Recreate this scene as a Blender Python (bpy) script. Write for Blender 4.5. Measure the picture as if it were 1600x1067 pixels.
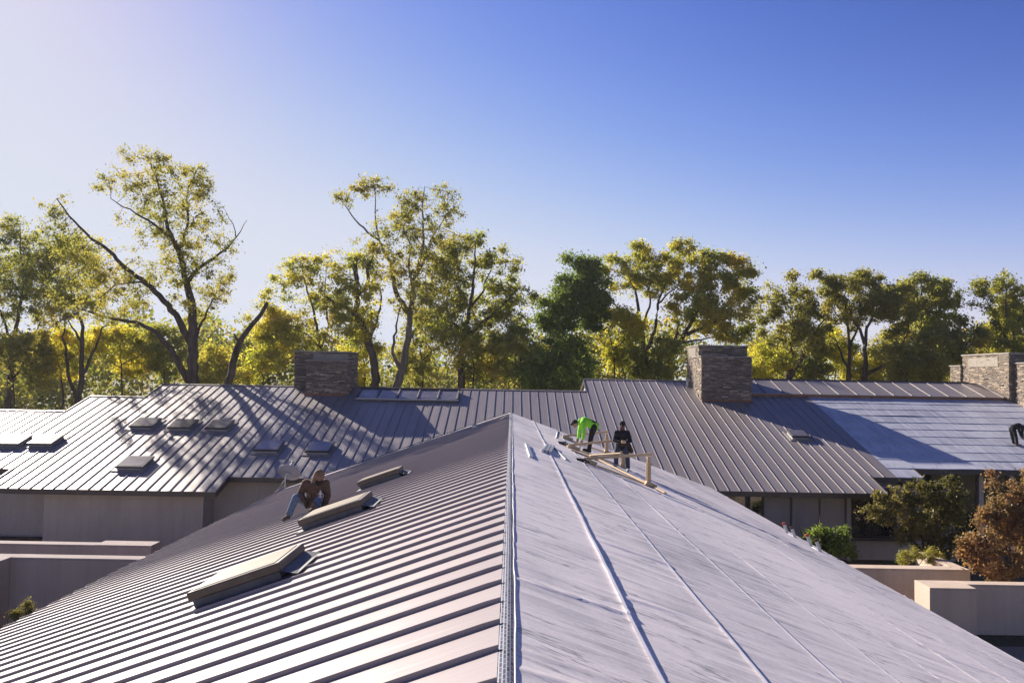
import bpy, bmesh, math, random
import numpy as np
from mathutils import Vector, Matrix, Quaternion
for o in list(bpy.data.objects): bpy.data.objects.remove(o, do_unlink=True)
S = bpy.context.scene
COL = S.collection
random.seed(7)
# ------------------------------------------------------------------ camera
ZC = 8.5; F = 1200.0
TH = math.radians(1.0); PT = math.atan(54.5/F)
fw = Vector((0, math.cos(PT), math.sin(PT)))
r0 = Vector((1, 0, 0)); u0 = Vector((0, -math.sin(PT), math.cos(PT)))
rt = r0*math.cos(TH) + u0*math.sin(TH)
up = u0*math.cos(TH) - r0*math.sin(TH)
CP = Vector((0, 0, ZC))
cam = bpy.data.cameras.new('camera'); cam.lens = 36*F/1600; cam.sensor_width = 36
cam.clip_start = 0.1; cam.clip_end = 5000
co = bpy.data.objects.new('camera', cam); COL.objects.link(co)
m = Matrix((rt, up, -fw)).transposed().to_4x4(); m.translation = CP
co.matrix_world = m; S.camera = co
# ------------------------------------------------------------------ sky and sun
SAZ = math.radians(42.5); SEL = math.radians(26.2)
SUN = Vector((-math.sin(SAZ)*math.cos(SEL), math.cos(SAZ)*math.cos(SEL), math.sin(SEL)))
W = bpy.data.worlds.new('World'); S.world = W; W.use_nodes = True
nt = W.node_tree; bg = nt.nodes['Background']
sky = nt.nodes.new('ShaderNodeTexSky'); sky.sky_type = 'NISHITA'; sky.sun_disc = False
sky.sun_elevation = SEL; sky.sun_rotation = -SAZ
sky.air_density = 1.0; sky.dust_density = 0.15; sky.ozone_density = 6.0; sky.altitude = 0
EXPO = 1.15
# film-like shoulder on the sky's colour, the same for every direction
sep = nt.nodes.new('ShaderNodeSeparateColor'); com = nt.nodes.new('ShaderNodeCombineColor'); nt.links.new(sky.outputs[0], sep.inputs[0])
def mth(op, a, b=None):
    n = nt.nodes.new('ShaderNodeMath'); n.operation = op
    for i, v in enumerate((a, b)):
        if v is None: continue
        if isinstance(v, (int, float)): n.inputs[i].default_value = v
        else: nt.links.new(v, n.inputs[i])
    return n.outputs[0]
for ch, (A_, k_, g_) in enumerate(((0.69, 1.90, 2.65), (0.73, 3.22, 2.5), (0.85, 3.85, 2.95))):
    e_ = mth('POWER', math.e, mth('MULTIPLY', mth('POWER', mth('DIVIDE', sep.outputs[ch], k_), g_), -1.0))
    nt.links.new(mth('MULTIPLY', mth('SUBTRACT', 1.0, e_), A_*10/2**EXPO), com.inputs[ch])
nt.links.new(com.outputs[0], bg.inputs[0]); bg.inputs[1].default_value = 0.1
sl = bpy.data.lights.new('sun', 'SUN'); sl.energy = 5.0; sl.angle = math.radians(0.53); sl.color = (1, 0.90, 0.78)
so = bpy.data.objects.new('sun', sl); COL.objects.link(so)
so.rotation_euler = SUN.to_track_quat('Z', 'Y').to_euler(); so.location = (-60, 60, 60)
S.render.engine = 'CYCLES'
S.view_settings.view_transform = 'Standard'; S.view_settings.look = 'None'
S.view_settings.exposure = EXPO; S.view_settings.gamma = 1; S.view_settings.use_curve_mapping = False
S.cycles.max_bounces = 8; S.cycles.diffuse_bounces = 6; S.cycles.transparent_max_bounces = 8

# ------------------------------------------------------------------ pixel helpers (photograph 1600 x 1067 -> world)
def ray(px, py): return fw + rt*((px-800)/F) + up*((533.5-py)/F)
def at(px, py, Y):
    d = ray(px, py); return CP + d*(Y/d.y)
def hit(px, py, n, p):
    d = ray(px, py); n = Vector(n); p = Vector(p)
    return CP + d*((p-CP).dot(n)/d.dot(n))
def ppm(Y): return F/Y
PF = 0.355; ZR = ZC-1.66           # front roof pitch and ridge height
PB = 0.32; ZB0 = ZC-16.64          # back roof plane z = ZB0 + PB*y
def zb(y): return ZB0 + PB*y
def zl(x): return ZR - PF*abs(x)
def hitL(px, py, h=0): return hit(px, py, (-PF, 0, 1), (0, 0, ZR+h))
def hitR(px, py, h=0): return hit(px, py, (PF, 0, 1), (0, 0, ZR+h))
def hitB(px, py, h=0): return hit(px, py, (0, -PB, 1), (0, 0, ZB0+h))

# ------------------------------------------------------------------ object helpers
def tag(o, label=None, cat=None, group=None, kind=None):
    if label: o['label'] = label
    if cat: o['category'] = cat
    if group: o['group'] = group
    if kind: o['kind'] = kind
    return o
def empty(name, loc, rz=0, label=None, cat=None, group=None):
    o = bpy.data.objects.new(name, None); COL.objects.link(o)
    o.location = loc; o.rotation_euler = (0, 0, rz); o.empty_display_size = 0.2
    return tag(o, label, cat, group)
def link(name, me, mat, parent=None, smooth=False):
    """mesh given in the parent's local space"""
    o = bpy.data.objects.new(name, me); COL.objects.link(o)
    if mat is not None and not me.materials: me.materials.append(mat)
    if parent is not None: o.parent = parent
    if smooth: me.polygons.foreach_set('use_smooth', [True]*len(me.polygons))
    return o
class MB:
    def __init__(s): s.v = []; s.f = []
    def add(s, vs, fs):
        b = len(s.v); s.v += [tuple(x) for x in vs]; s.f += [tuple(i+b for i in q) for q in fs]; return s
    def box(s, a, b, M=None):
        x0, y0, z0 = a; x1, y1, z1 = b
        vs = [Vector(t) for t in ((x0,y0,z0),(x1,y0,z0),(x1,y1,z0),(x0,y1,z0),(x0,y0,z1),(x1,y0,z1),(x1,y1,z1),(x0,y1,z1))]
        if M is not None: vs = [M @ t for t in vs]
        return s.add(vs, [(3,2,1,0),(4,5,6,7),(0,1,5,4),(1,2,6,5),(2,3,7,6),(3,0,4,7)])
    def bar(s, p, q, w, h, upv=(0,0,1)):
        p = Vector(p); q = Vector(q); d = (q-p); L = d.length; d.normalize()
        sd = d.cross(Vector(upv)); sd.normalize(); u = sd.cross(d)
        vs = []
        for t in (p, q):
            for a, b in ((-1,-1),(1,-1),(1,1),(-1,1)): vs.append(t + sd*(a*w/2) + u*(b*h/2))
        return s.add(vs, [(0,1,2,3),(7,6,5,4),(0,4,5,1),(1,5,6,2),(2,6,7,3),(3,7,4,0)])
    def tube(s, pts, rad, n=8, cap=True):
        pts = [Vector(p) for p in pts]; rings = []
        if not isinstance(rad, (list, tuple)): rad = [rad]*len(pts)
        for i, p in enumerate(pts):
            d = (pts[min(i+1, len(pts)-1)] - pts[max(i-1, 0)]).normalized()
            a = d.cross(Vector((0,0,1)));
            if a.length < 1e-3: a = d.cross(Vector((0,1,0)))
            a.normalize(); b = a.cross(d)
            rings.append([p + a*(math.cos(2*math.pi*k/n)*rad[i]) + b*(math.sin(2*math.pi*k/n)*rad[i]) for k in range(n)])
        vs = [v for r in rings for v in r]; fs = []
        for i in range(len(pts)-1):
            for k in range(n): fs.append((i*n+k, i*n+(k+1)%n, (i+1)*n+(k+1)%n, (i+1)*n+k))
        if cap: fs.append(tuple(range(n))); fs.append(tuple((len(pts)-1)*n+k for k in reversed(range(n))))
        return s.add(vs, fs)
    def prism(s, poly, axis, a, b):
        n = len(poly); vs = []
        for t in (a, b):
            for p, q in poly:
                vs.append((t, p, q) if axis == 'x' else (p, t, q) if axis == 'y' else (p, q, t))
        fs = [tuple(range(n)), tuple(reversed(range(n, 2*n)))]
        for i in range(n): fs.append((i, n+i, n+(i+1) % n, (i+1) % n))
        return s.add(vs, fs)
    def mesh(s, name, fix=True):
        me = bpy.data.meshes.new(name); me.from_pydata(s.v, [], s.f); me.update()
        if fix:
            bm = bmesh.new(); bm.from_mesh(me); bmesh.ops.recalc_face_normals(bm, faces=bm.faces); bm.to_mesh(me); bm.free()
        return me
    def build(s, name, mat, parent=None, bevel=0, smooth=False):
        me = s.mesh(name)
        if bevel:
            bm = bmesh.new(); bm.from_mesh(me)
            bmesh.ops.bevel(bm, geom=bm.edges[:], offset=bevel, segments=1, affect='EDGES', clamp_overlap=True)
            bm.to_mesh(me); bm.free()
        return link(name, me, mat, parent, smooth)
def grid_mesh(name, P):
    """P: (n,m,3) array"""
    n, k = P.shape[:2]
    me = bpy.data.meshes.new(name)
    idx = np.arange(n*k).reshape(n, k)
    q = np.stack([idx[:-1,:-1], idx[1:,:-1], idx[1:,1:], idx[:-1,1:]], -1).reshape(-1, 4)
    set_quads(me, P.reshape(-1, 3), q); return me
def set_quads(me, V, Q, smooth=True):
    me.vertices.add(len(V)); me.vertices.foreach_set('co', np.asarray(V, np.float32).ravel())
    me.loops.add(Q.size); me.loops.foreach_set('vertex_index', Q.astype(np.int32).ravel())
    me.polygons.add(len(Q)); me.polygons.foreach_set('loop_start', np.arange(0, Q.size, Q.shape[1], dtype=np.int32))
    try: me.polygons.foreach_set('loop_total', np.full(len(Q), Q.shape[1], np.int32))
    except Exception: pass
    me.update(calc_edges=True)
    me.polygons.foreach_set('use_smooth', np.full(len(Q), smooth, bool))

# ------------------------------------------------------------------ materials
def newmat(name):
    mt = bpy.data.materials.new(name); mt.use_nodes = True
    return mt, mt.node_tree, mt.node_tree.nodes['Principled BSDF']
def N(t, typ, **kw):
    n = t.nodes.new(typ)
    for k, v in kw.items():
        if k.startswith('i_'): n.inputs[k[2:]].default_value = v
        else: setattr(n, k, v)
    return n
def noise(t, scale, detail=4, rough=0.55, stretch=None, coord='Object'):
    tc = N(t, 'ShaderNodeTexCoord'); mp = N(t, 'ShaderNodeMapping')
    if stretch: mp.inputs['Scale'].default_value = stretch
    t.links.new(tc.outputs[coord], mp.inputs[0])
    n = N(t, 'ShaderNodeTexNoise'); n.inputs['Scale'].default_value = scale; n.inputs['Detail'].default_value = detail; n.inputs['Roughness'].default_value = rough
    t.links.new(mp.outputs[0], n.inputs['Vector']); return n
def ramp(t, src, stops):
    r = N(t, 'ShaderNodeValToRGB'); e = r.color_ramp.elements
    while len(e) < len(stops): e.new(0.5)
    for k, (p, c) in enumerate(stops):
        e[k].position = p; e[k].color = (c[0], c[1], c[2], 1) if len(c) == 3 else c
    t.links.new(src, r.inputs[0]); return r
def mixc(t, fac, a, b, mode='MIX'):
    x = N(t, 'ShaderNodeMix', data_type='RGBA', blend_type=mode)
    for sk, val in ((0, fac), (6, a), (7, b)):
        if hasattr(val, 'is_linked') or hasattr(val, 'links'): t.links.new(val, x.inputs[sk])
        elif sk == 0: x.inputs[0].default_value = val
        else: x.inputs[sk].default_value = (*val[:3], 1)
    return x.outputs[2]
def bump(t, b, h, strength, dist):
    x = N(t, 'ShaderNodeBump'); x.inputs['Strength'].default_value = strength; x.inputs['Distance'].default_value = dist
    t.links.new(h, x.inputs['Height']); t.links.new(x.outputs[0], b.inputs['Normal'])
def simple(name, col, rough=0.6, spec=0.5, metal=0, var=0.25, scale=6, bmp=0.0, stretch=None, bdist=0.01):
    mt, t, b = newmat(name)
    n = noise(t, scale, 5, 0.6, stretch)
    lo = tuple(c*(1-var) for c in col); hi = tuple(min(1, c*(1+var)) for c in col)
    r = ramp(t, n.outputs[0], [(0.3, lo), (0.7, hi)])
    t.links.new(r.outputs[0], b.inputs['Base Color'])
    b.inputs['Roughness'].default_value = rough; b.inputs['Specular IOR Level'].default_value = spec; b.inputs['Metallic'].default_value = metal
    if bmp: bump(t, b, n.outputs[0], bmp, bdist)
    return mt
M = {}
def metal_roof(name, col, rough, metal, stretch, amp):
    mt, t, b = newmat(name)
    n = noise(t, 1.0, 4, 0.6, stretch); n2 = noise(t, 0.7, 3)
    oi = N(t, 'ShaderNodeObjectInfo')
    r = ramp(t, n.outputs[0], [(0.3, tuple(c*(1-amp) for c in col)), (0.7, tuple(c*(1+amp) for c in col))])
    r2 = ramp(t, oi.outputs['Random'], [(0, (0.90, 0.90, 0.90)), (1, (1.06, 1.06, 1.06))])
    t.links.new(mixc(t, 1.0, r.outputs[0], r2.outputs[0], 'MULTIPLY'), b.inputs['Base Color'])
    mr = N(t, 'ShaderNodeMapRange'); mr.inputs[3].default_value = rough-0.05; mr.inputs[4].default_value = rough+0.07
    t.links.new(n2.outputs[0], mr.inputs[0]); t.links.new(mr.outputs[0], b.inputs['Roughness'])
    b.inputs['Metallic'].default_value = metal
    oc = noise(t, 0.8, 2, 0.5); ad = N(t, 'ShaderNodeMath', operation='MULTIPLY_ADD'); ad.inputs[1].default_value = 3.0; t.links.new(oc.outputs[0], ad.inputs[0]); t.links.new(n.outputs[0], ad.inputs[2])
    bump(t, b, ad.outputs[0], 0.14, 0.012)
    return mt
M['pan'] = metal_roof('bronze_roof_metal_new', (0.345, 0.297, 0.298), 0.40, 0.0, (0.25, 26, 1), 0.05)
M['panback'] = metal_roof('bronze_roof_metal', (0.262, 0.232, 0.226), 0.45, 0.2, (30, 0.3, 0.3), 0.16)
M['dark'] = simple('bronze_trim_and_porch_shade', (0.055, 0.045, 0.045), 0.45, 0.5, 0.2, 0.15, 3)
M['grey_metal'] = simple('grey_flashing', (0.12, 0.125, 0.14), 0.6, 0.3, 0.0, 0.2, 5)
M['galv'] = simple('galvanised', (0.50, 0.52, 0.55), 0.38, 0.5, 0.6, 0.15, 8)
M['stucco'] = simple('stucco', (0.46, 0.385, 0.33), 0.9, 0.2, 0, 0.07, 2.0)
def stucco(name, col):
    mt, t, b = newmat(name)
    big = noise(t, 0.6, 5, 0.6, (1, 1, 0.5)); fine = noise(t, 26, 5, 0.7)
    r = ramp(t, big.outputs[0], [(0.3, tuple(c*0.88 for c in col)), (0.7, tuple(c*1.06 for c in col))])
    r2 = ramp(t, fine.outputs[0], [(0.3, (0.86, 0.86, 0.86)), (0.7, (1.08, 1.08, 1.08))])
    dr = noise(t, 1.0, 5, 0.65, (3.2, 3.2, 0.25)); r3 = ramp(t, dr.outputs[0], [(0.36, (0.93, 0.925, 0.915)), (0.54, (1, 1, 1))])
    t.links.new(mixc(t, 1.0, mixc(t, 1.0, r.outputs[0], r2.outputs[0], 'MULTIPLY'), r3.outputs[0], 'MULTIPLY'), b.inputs['Base Color'])
    b.inputs['Roughness'].default_value = 0.92; b.inputs['Specular IOR Level'].default_value = 0.15
    bump(t, b, fine.outputs[0], 0.5, 0.02); return mt
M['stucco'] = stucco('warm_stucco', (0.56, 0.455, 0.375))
M['stucco_court'] = stucco('shaded_stucco', (0.39, 0.335, 0.32))  # darker copy of the wall stucco, deeper shade put into its colour
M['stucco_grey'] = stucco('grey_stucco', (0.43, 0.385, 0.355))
def membrane(name, base, dirt_fold, streak, patch, rough=0.5, crease=(0.25, 2.6, 1), bstr=0.25):
    mt, t, b = newmat(name)
    s1 = noise(t, 1.0, 7, 0.68, streak); s2 = noise(t, 0.35, 5, 0.62, patch); s3 = noise(t, 22, 5, 0.75)
    s4 = noise(t, 1.0, 6, 0.7, tuple(c*2.7 for c in streak)); s6 = noise(t, 1.0, 5, 0.6, crease)
    pm = ramp(t, s2.outputs[0], [(0.43, (0.10, 0.10, 0.10)), (0.57, (1, 1, 1))])
    sm = ramp(t, s1.outputs[0], [(0.40, (0, 0, 0)), (0.60, (0.78, 0.78, 0.78))])
    k = N(t, 'ShaderNodeMath', operation='MULTIPLY'); t.links.new(pm.outputs[0], k.inputs[0]); t.links.new(sm.outputs[0], k.inputs[1])
    s5 = ramp(t, s4.outputs[0], [(0.57, (0, 0, 0)), (0.70, (0.30, 0.30, 0.30))])
    cr = ramp(t, s6.outputs[0], [(0.482, (0, 0, 0)), (0.5, (0.85, 0.85, 0.85)), (0.518, (0, 0, 0))])  # thin fold lines darkened in the colour, standing for the shade of creases
    cm = N(t, 'ShaderNodeMath', operation='MULTIPLY'); t.links.new(cr.outputs[0], cm.inputs[0])
    n7 = noise(t, 0.9, 3, 0.5); r7 = ramp(t, n7.outputs[0], [(0.40, (0, 0, 0)), (0.50, (1, 1, 1))]); t.links.new(r7.outputs[0], cm.inputs[1])
    k2 = N(t, 'ShaderNodeMath', operation='MAXIMUM'); t.links.new(k.outputs[0], k2.inputs[0]); t.links.new(s5.outputs[0], k2.inputs[1])
    k3 = N(t, 'ShaderNodeMath', operation='MAXIMUM'); t.links.new(k2.outputs[0], k3.inputs[0]); t.links.new(cm.outputs[0], k3.inputs[1])
    c = mixc(t, k3.outputs[0], base, dirt_fold)
    r3 = ramp(t, s3.outputs[0], [(0.3, (0.86, 0.86, 0.86)), (0.7, (1.06, 1.06, 1.06))])
    oi = N(t, 'ShaderNodeObjectInfo'); r4 = ramp(t, oi.outputs['Random'], [(0, (0.90, 0.90, 0.92)), (1, (1.03, 1.03, 1.03))])
    c = mixc(t, 1.0, c, r3.outputs[0], 'MULTIPLY'); c = mixc(t, 1.0, c, r4.outputs[0], 'MULTIPLY')
    t.links.new(c, b.inputs['Base Color'])
    b.inputs['Roughness'].default_value = rough; b.inputs['Specular IOR Level'].default_value = 0.45
    bump(t, b, s1.outputs[0], bstr, 0.02); return mt
M['mem'] = membrane('white_underlayment', (0.80, 0.735, 0.73), (0.19, 0.19, 0.215), (0.22, 7, 1), (0.9, 0.30, 1))
M['memb'] = membrane('blue_underlayment', (0.53, 0.54, 0.60), (0.27, 0.28, 0.34), (5, 0.4, 1), (0.3, 0.5, 1), 0.45, (2.0, 0.4, 1))
M['memedge'] = simple('sheet_edge_white', (0.74, 0.72, 0.76), 0.5, 0.4, 0, 0.06, 9)
# silver tape printed with small rectangles along the ridge
mt, t, b = newmat('ridge_tape')
tc = N(t, 'ShaderNodeTexCoord'); mp = N(t, 'ShaderNodeMapping'); mp.inputs['Rotation'].default_value = (0, 0, math.pi/2)
t.links.new(tc.outputs['Object'], mp.inputs[0])
br = N(t, 'ShaderNodeTexBrick'); br.inputs['Scale'].default_value = 1; br.inputs['Brick Width'].default_value = 0.075; br.inputs['Row Height'].default_value = 0.022
br.inputs['Mortar Size'].default_value = 0.004; br.inputs['Color1'].default_value = (0.03, 0.034, 0.05, 1); br.inputs['Color2'].default_value = (0.11, 0.12, 0.165, 1)
br.inputs['Mortar'].default_value = (0.34, 0.35, 0.41, 1); br.offset = 0.5
t.links.new(mp.outputs[0], br.inputs[0]); t.links.new(br.outputs[0], b.inputs['Base Color']); b.inputs['Roughness'].default_value = 0.8; b.inputs['Specular IOR Level'].default_value = 0.12
M['tape'] = mt
def glass(name, col, rough, spec=0.8, metal=0.0, amp=0.3):
    mt, t, b = newmat(name); n = noise(t, 1.3, 4, 0.6)
    oi = N(t, 'ShaderNodeObjectInfo')
    r = ramp(t, n.outputs[0], [(0.35, tuple(c*(1-amp) for c in col)), (0.7, tuple(c*(1+amp) for c in col))])
    r2 = ramp(t, oi.outputs['Random'], [(0, (0.7, 0.72, 0.8)), (1, (1.1, 1.05, 1))])
    t.links.new(mixc(t, 1, r.outputs[0], r2.outputs[0], 'MULTIPLY'), b.inputs['Base Color'])
    b.inputs['Roughness'].default_value = rough; b.inputs['Specular IOR Level'].default_value = spec; b.inputs['Metallic'].default_value = metal
    return mt
M['skyglass'] = glass('tan_skylight_dome', (0.34, 0.285, 0.21), 0.34, 0.4, 0, 0.12)
M['skyglass2'] = glass('bronze_skylight_glass', (0.17, 0.155, 0.145), 0.24, 0.7)
M['window'] = glass('dark_window_glass', (0.02, 0.022, 0.02), 0.06, 0.9)
def stone():
    mt, t, b = newmat('ledge_stone'); g = N(t, 'ShaderNodeNewGeometry')
    n = noise(t, 9, 5, 0.65)
    r = ramp(t, g.outputs['Random Per Island'], [(0, (0.11, 0.09, 0.075)), (0.3, (0.22, 0.175, 0.135)), (0.55, (0.165, 0.145, 0.128)), (0.85, (0.31, 0.24, 0.175)), (1, (0.48, 0.39, 0.30))])
    r2 = ramp(t, n.outputs[0], [(0.3, (0.72, 0.72, 0.72)), (0.7, (1.15, 1.15, 1.15))])
    t.links.new(mixc(t, 1, r.outputs[0], r2.outputs[0], 'MULTIPLY'), b.inputs['Base Color'])
    b.inputs['Roughness'].default_value = 0.9; bump(t, b, n.outputs[0], 0.6, 0.03); return mt
M['stone'] = stone()
M['mortar'] = simple('mortar', (0.08, 0.072, 0.066), 0.95, 0.1, 0, 0.2, 8)
M['cap'] = simple('chimney_cap_stone', (0.34, 0.31, 0.28), 0.85, 0.3, 0, 0.15, 5, 0.3)
M['louver'] = simple('grey_vent_metal', (0.25, 0.225, 0.19), 0.5, 0.5, 0.3, 0.15, 4)
M['copper'] = simple('old_copper_edge', (0.22, 0.10, 0.05), 0.5, 0.5, 0.3, 0.4, 4)
M['wood'] = simple('new_timber', (0.58, 0.42, 0.24), 0.75, 0.3, 0, 0.15, 3, 0.2, (1, 14, 14))
M['bark'] = simple('bark', (0.095, 0.075, 0.062), 0.95, 0.1, 0, 0.45, 3.0, 0.8, (1, 1, 0.25), 0.06)
M['barkpale'] = simple('pale_bark', (0.17, 0.145, 0.13), 0.95, 0.1, 0, 0.4, 3.0, 0.8, (1, 1, 0.25), 0.06)
def leafmat(name, cols, trans=0.66, bright=3.0):
    mt, t, b = newmat(name); t.nodes.remove(b)
    g = N(t, 'ShaderNodeNewGeometry'); n = noise(t, 0.33, 4, 0.65); n2 = noise(t, 1.7, 2)
    k = N(t, 'ShaderNodeMath', operation='MULTIPLY_ADD'); k.inputs[1].default_value = 0.34; t.links.new(g.outputs['Random Per Island'], k.inputs[0])
    k0 = N(t, 'ShaderNodeMapRange'); k0.inputs[1].default_value = 0.3; k0.inputs[2].default_value = 0.7; k0.inputs[3].default_value = -0.05; k0.inputs[4].default_value = 0.6
    t.links.new(n.outputs[0], k0.inputs[0]); t.links.new(k0.outputs[0], k.inputs[2])
    st = [(i/(len(cols)-1), tuple(x*bright for x in c)) for i, c in enumerate(cols)]
    r = ramp(t, k.outputs[0], st)
    v = ramp(t, n2.outputs[0], [(0.3, (0.8, 0.8, 0.8)), (0.7, (1.15, 1.15, 1.15))])
    c = mixc(t, 1, r.outputs[0], v.outputs[0], 'MULTIPLY')
    d = N(t, 'ShaderNodeBsdfDiffuse'); t.links.new(c, d.inputs[0])
    tr = N(t, 'ShaderNodeBsdfTranslucent'); tcx = mixc(t, 1, c, (1.28, 1.2, 0.8), 'MULTIPLY'); t.links.new(tcx, tr.inputs[0])
    gl = N(t, 'ShaderNodeBsdfGlossy'); gl.inputs['Roughness'].default_value = 0.45; gl.inputs[0].default_value = (0.5, 0.5, 0.5, 1)
    m1 = N(t, 'ShaderNodeMixShader'); m1.inputs[0].default_value = trans; t.links.new(d.outputs[0], m1.inputs[1]); t.links.new(tr.outputs[0], m1.inputs[2])
    m2 = N(t, 'ShaderNodeMixShader'); m2.inputs[0].default_value = 0.06; t.links.new(m1.outputs[0], m2.inputs[1]); t.links.new(gl.outputs[0], m2.inputs[2])
    t.links.new(m2.outputs[0], t.nodes['Material Output'].inputs[0]); return mt
G1 = (0.035, 0.055, 0.012); G2 = (0.07, 0.095, 0.02); Y1 = (0.16, 0.155, 0.022); Y2 = (0.27, 0.22, 0.03); O1 = (0.24, 0.125, 0.03); R1 = (0.17, 0.06, 0.03)
M['leaf_mix'] = leafmat('leaf_green_gold', [(0.05, 0.06, 0.017), (0.08, 0.086, 0.022), (0.11, 0.108, 0.026), (0.145, 0.125, 0.03), (0.175, 0.128, 0.038)])
M['leaf_olive'] = leafmat('leaf_olive', [(0.045, 0.06, 0.016), (0.072, 0.086, 0.02), (0.105, 0.112, 0.025), (0.14, 0.13, 0.028), (0.17, 0.135, 0.034)])
M['leaf_green'] = leafmat('leaf_deep_green', [(0.03, 0.048, 0.013), (0.04, 0.062, 0.015), (0.06, 0.085, 0.018), (0.085, 0.11, 0.02), (0.12, 0.13, 0.025)], 0.5)
M['leaf_yellow'] = leafmat('leaf_yellow_green', [G2, (0.14, 0.15, 0.02), Y1, Y2, (0.33, 0.27, 0.03)])
M['leaf_gold'] = leafmat('leaf_gold', [G1, (0.085, 0.10, 0.02), (0.15, 0.145, 0.025), (0.20, 0.165, 0.03), (0.22, 0.145, 0.035)])
M['leaf_rust'] = leafmat('leaf_rust', [(0.05, 0.046, 0.022), (0.09, 0.07, 0.033), (0.135, 0.085, 0.042), (0.165, 0.088, 0.044), (0.15, 0.058, 0.033)], 0.5, 2.4)
M['leaf_bronze'] = leafmat('leaf_bronze_green', [(0.022, 0.026, 0.010), (0.045, 0.045, 0.014), (0.07, 0.064, 0.02), (0.105, 0.085, 0.03), (0.14, 0.095, 0.04)], 0.45)
M['leaf_far'] = leafmat('leaf_far', [(0.05, 0.06, 0.02), G2, (0.12, 0.12, 0.03), (0.17, 0.13, 0.04), (0.2, 0.13, 0.05)], 0.45)
def wp(o, parent):
    """keep the mesh's world coordinates while parented (parent chain of pure translations)"""
    o.parent = parent
    loc = Vector((0, 0, 0)); p = parent
    while p is not None: loc += p.location; p = p.parent
    o.matrix_parent_inverse = Matrix.Translation(-loc); return o
rng = np.random.default_rng(11)
# ------------------------------------------------------------------ ground
mt, t, b = newmat('ground_grass_soil')
n = noise(t, 0.25, 6, 0.65); n2 = noise(t, 6, 5, 0.7); n3 = noise(t, 0.11, 4)
c = ramp(t, n.outputs[0], [(0.35, (0.06, 0.07, 0.025)), (0.52, (0.10, 0.09, 0.045)), (0.66, (0.20, 0.15, 0.09))])
c2 = ramp(t, n2.outputs[0], [(0.3, (0.6, 0.6, 0.6)), (0.7, (1.25, 1.25, 1.25))])
t.links.new(mixc(t, 1, c.outputs[0], c2.outputs[0], 'MULTIPLY'), b.inputs['Base Color']); b.inputs['Roughness'].default_value = 0.95
bump(t, b, n2.outputs[0], 0.7, 0.08); M['ground'] = mt
g = MB(); g.add([(-2500, -600, 0), (2500, -600, 0), (2500, 3500, 0), (-2500, 3500, 0)], [(0, 1, 2, 3)])
tag(g.build('ground', M['ground']), kind='structure')
M['path'] = simple('tan_gravel', (0.30, 0.235, 0.175), 0.95, 0.1, 0, 0.2, 12, 0.5)
pm = MB(); pm.add([(13.0, 12, 0.006), (22, 12, 0.006), (24, 25.6, 0.006), (15.2, 25.4, 0.006), (13.6, 22.5, 0.006)], [(0, 1, 2, 3, 4)])
tag(pm.build('path', M['path']), kind='structure')
M['court'] = simple('courtyard_soil', (0.07, 0.055, 0.045), 0.95, 0.1, 0, 0.3, 5, 0.5)
cm = MB(); cm.add([(-45, 24.4, 0.005), (-9.5, 24.4, 0.005), (-9.5, 36.0, 0.005), (-45, 36.0, 0.005)], [(0, 1, 2, 3)])
tag(cm.build('courtyard_ground', M['court']), kind='structure')

# ------------------------------------------------------------------ front building
XL, XR, YN, YF = 10.2, 9.05, -4.0, 35.2
FB = empty('roof_wing', (0, 16, 0), 0, 'front building with new seamed metal left slope and white underlayment on its right slope', 'building')
d = MB()
d.prism([(-XL, zl(XL)), (0, ZR), (XR, zl(XR)), (XR, zl(XR)-0.22), (0, ZR-0.26), (-XL, zl(XL)-0.22)], 'y', YN, YF)
wp(d.build('roof_deck', M['dark']), FB)
w = MB(); w.prism([(-XL+0.9, 0), (-XL+0.9, zl(XL-0.9)-0.3), (0, ZR-0.3), (XR-0.9, zl(XR-0.9)-0.3), (XR-0.9, 0)], 'y', YN+0.6, YF-0.7)
wp(w.build('wall', M['stucco']), FB)
# standing seam panels on the left slope (each panel: pan with pencil ribs and one seam on its near edge)
SP = 0.506; Y0 = 4.757
cs = math.sqrt(1+PF*PF); Lp = XL+0.05-0.052
def panel_profile(width, seam_h, seam_w, ribs):
    pr = [(0, 0), (0, seam_h), (seam_w, seam_h), (seam_w, 0.004)]
    for k in ribs:
        pr += [(k*width-0.012, 0.004), (k*width, 0.008), (k*width+0.012, 0.004)]
    pr += [(width-0.0015, 0.004)]
    return pr
def front_panel_mesh(sag):
    pr = panel_profile(SP, 0.042, 0.013, (0.5,)); pr = [(a, 0.004 if 0.1 < a < 0.4 else b) for a, b in pr]
    ss_ = [0, 0.012, 0.16, 0.33, 0.5, 0.67, 0.84, 1.0]; nseg = 7; V = []; Q = []
    for i in range(nseg+1):
        s = ss_[i]; x = -(0.052 + s*Lp)
        for j, (yy, h) in enumerate(pr):
            hh = (h*0.85 if (i == 0 and j in (1, 2)) else h) + (sag*math.sin(s*9+j*1.3) if 3 < j < len(pr)-1 else 0)
            V.append((x - PF/cs*0, yy, -PF*abs(x) + 0.012 + hh))
    k = len(pr)
    for i in range(nseg):
        for j in range(k-1): Q.append((i*k+j, i*k+j+1, (i+1)*k+j+1, (i+1)*k+j))
    me = bpy.data.meshes.new('roof_panel'); me.from_pydata(V, [], Q)
    me.materials.append(M['pan']); return me
fpm = [front_panel_mesh(s) for s in (0.0010, 0.0018, -0.0012)]
k0 = int((YN+0.4-Y0)/SP); kk = k0
while Y0 + (kk+1)*SP < YF-0.5:
    o = link('roof_panel', fpm[kk % 3], M['pan'], None); o.location = (0, Y0+kk*SP, ZR); wp(o, FB); kk += 1
YEND = Y0 + kk*SP
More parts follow.
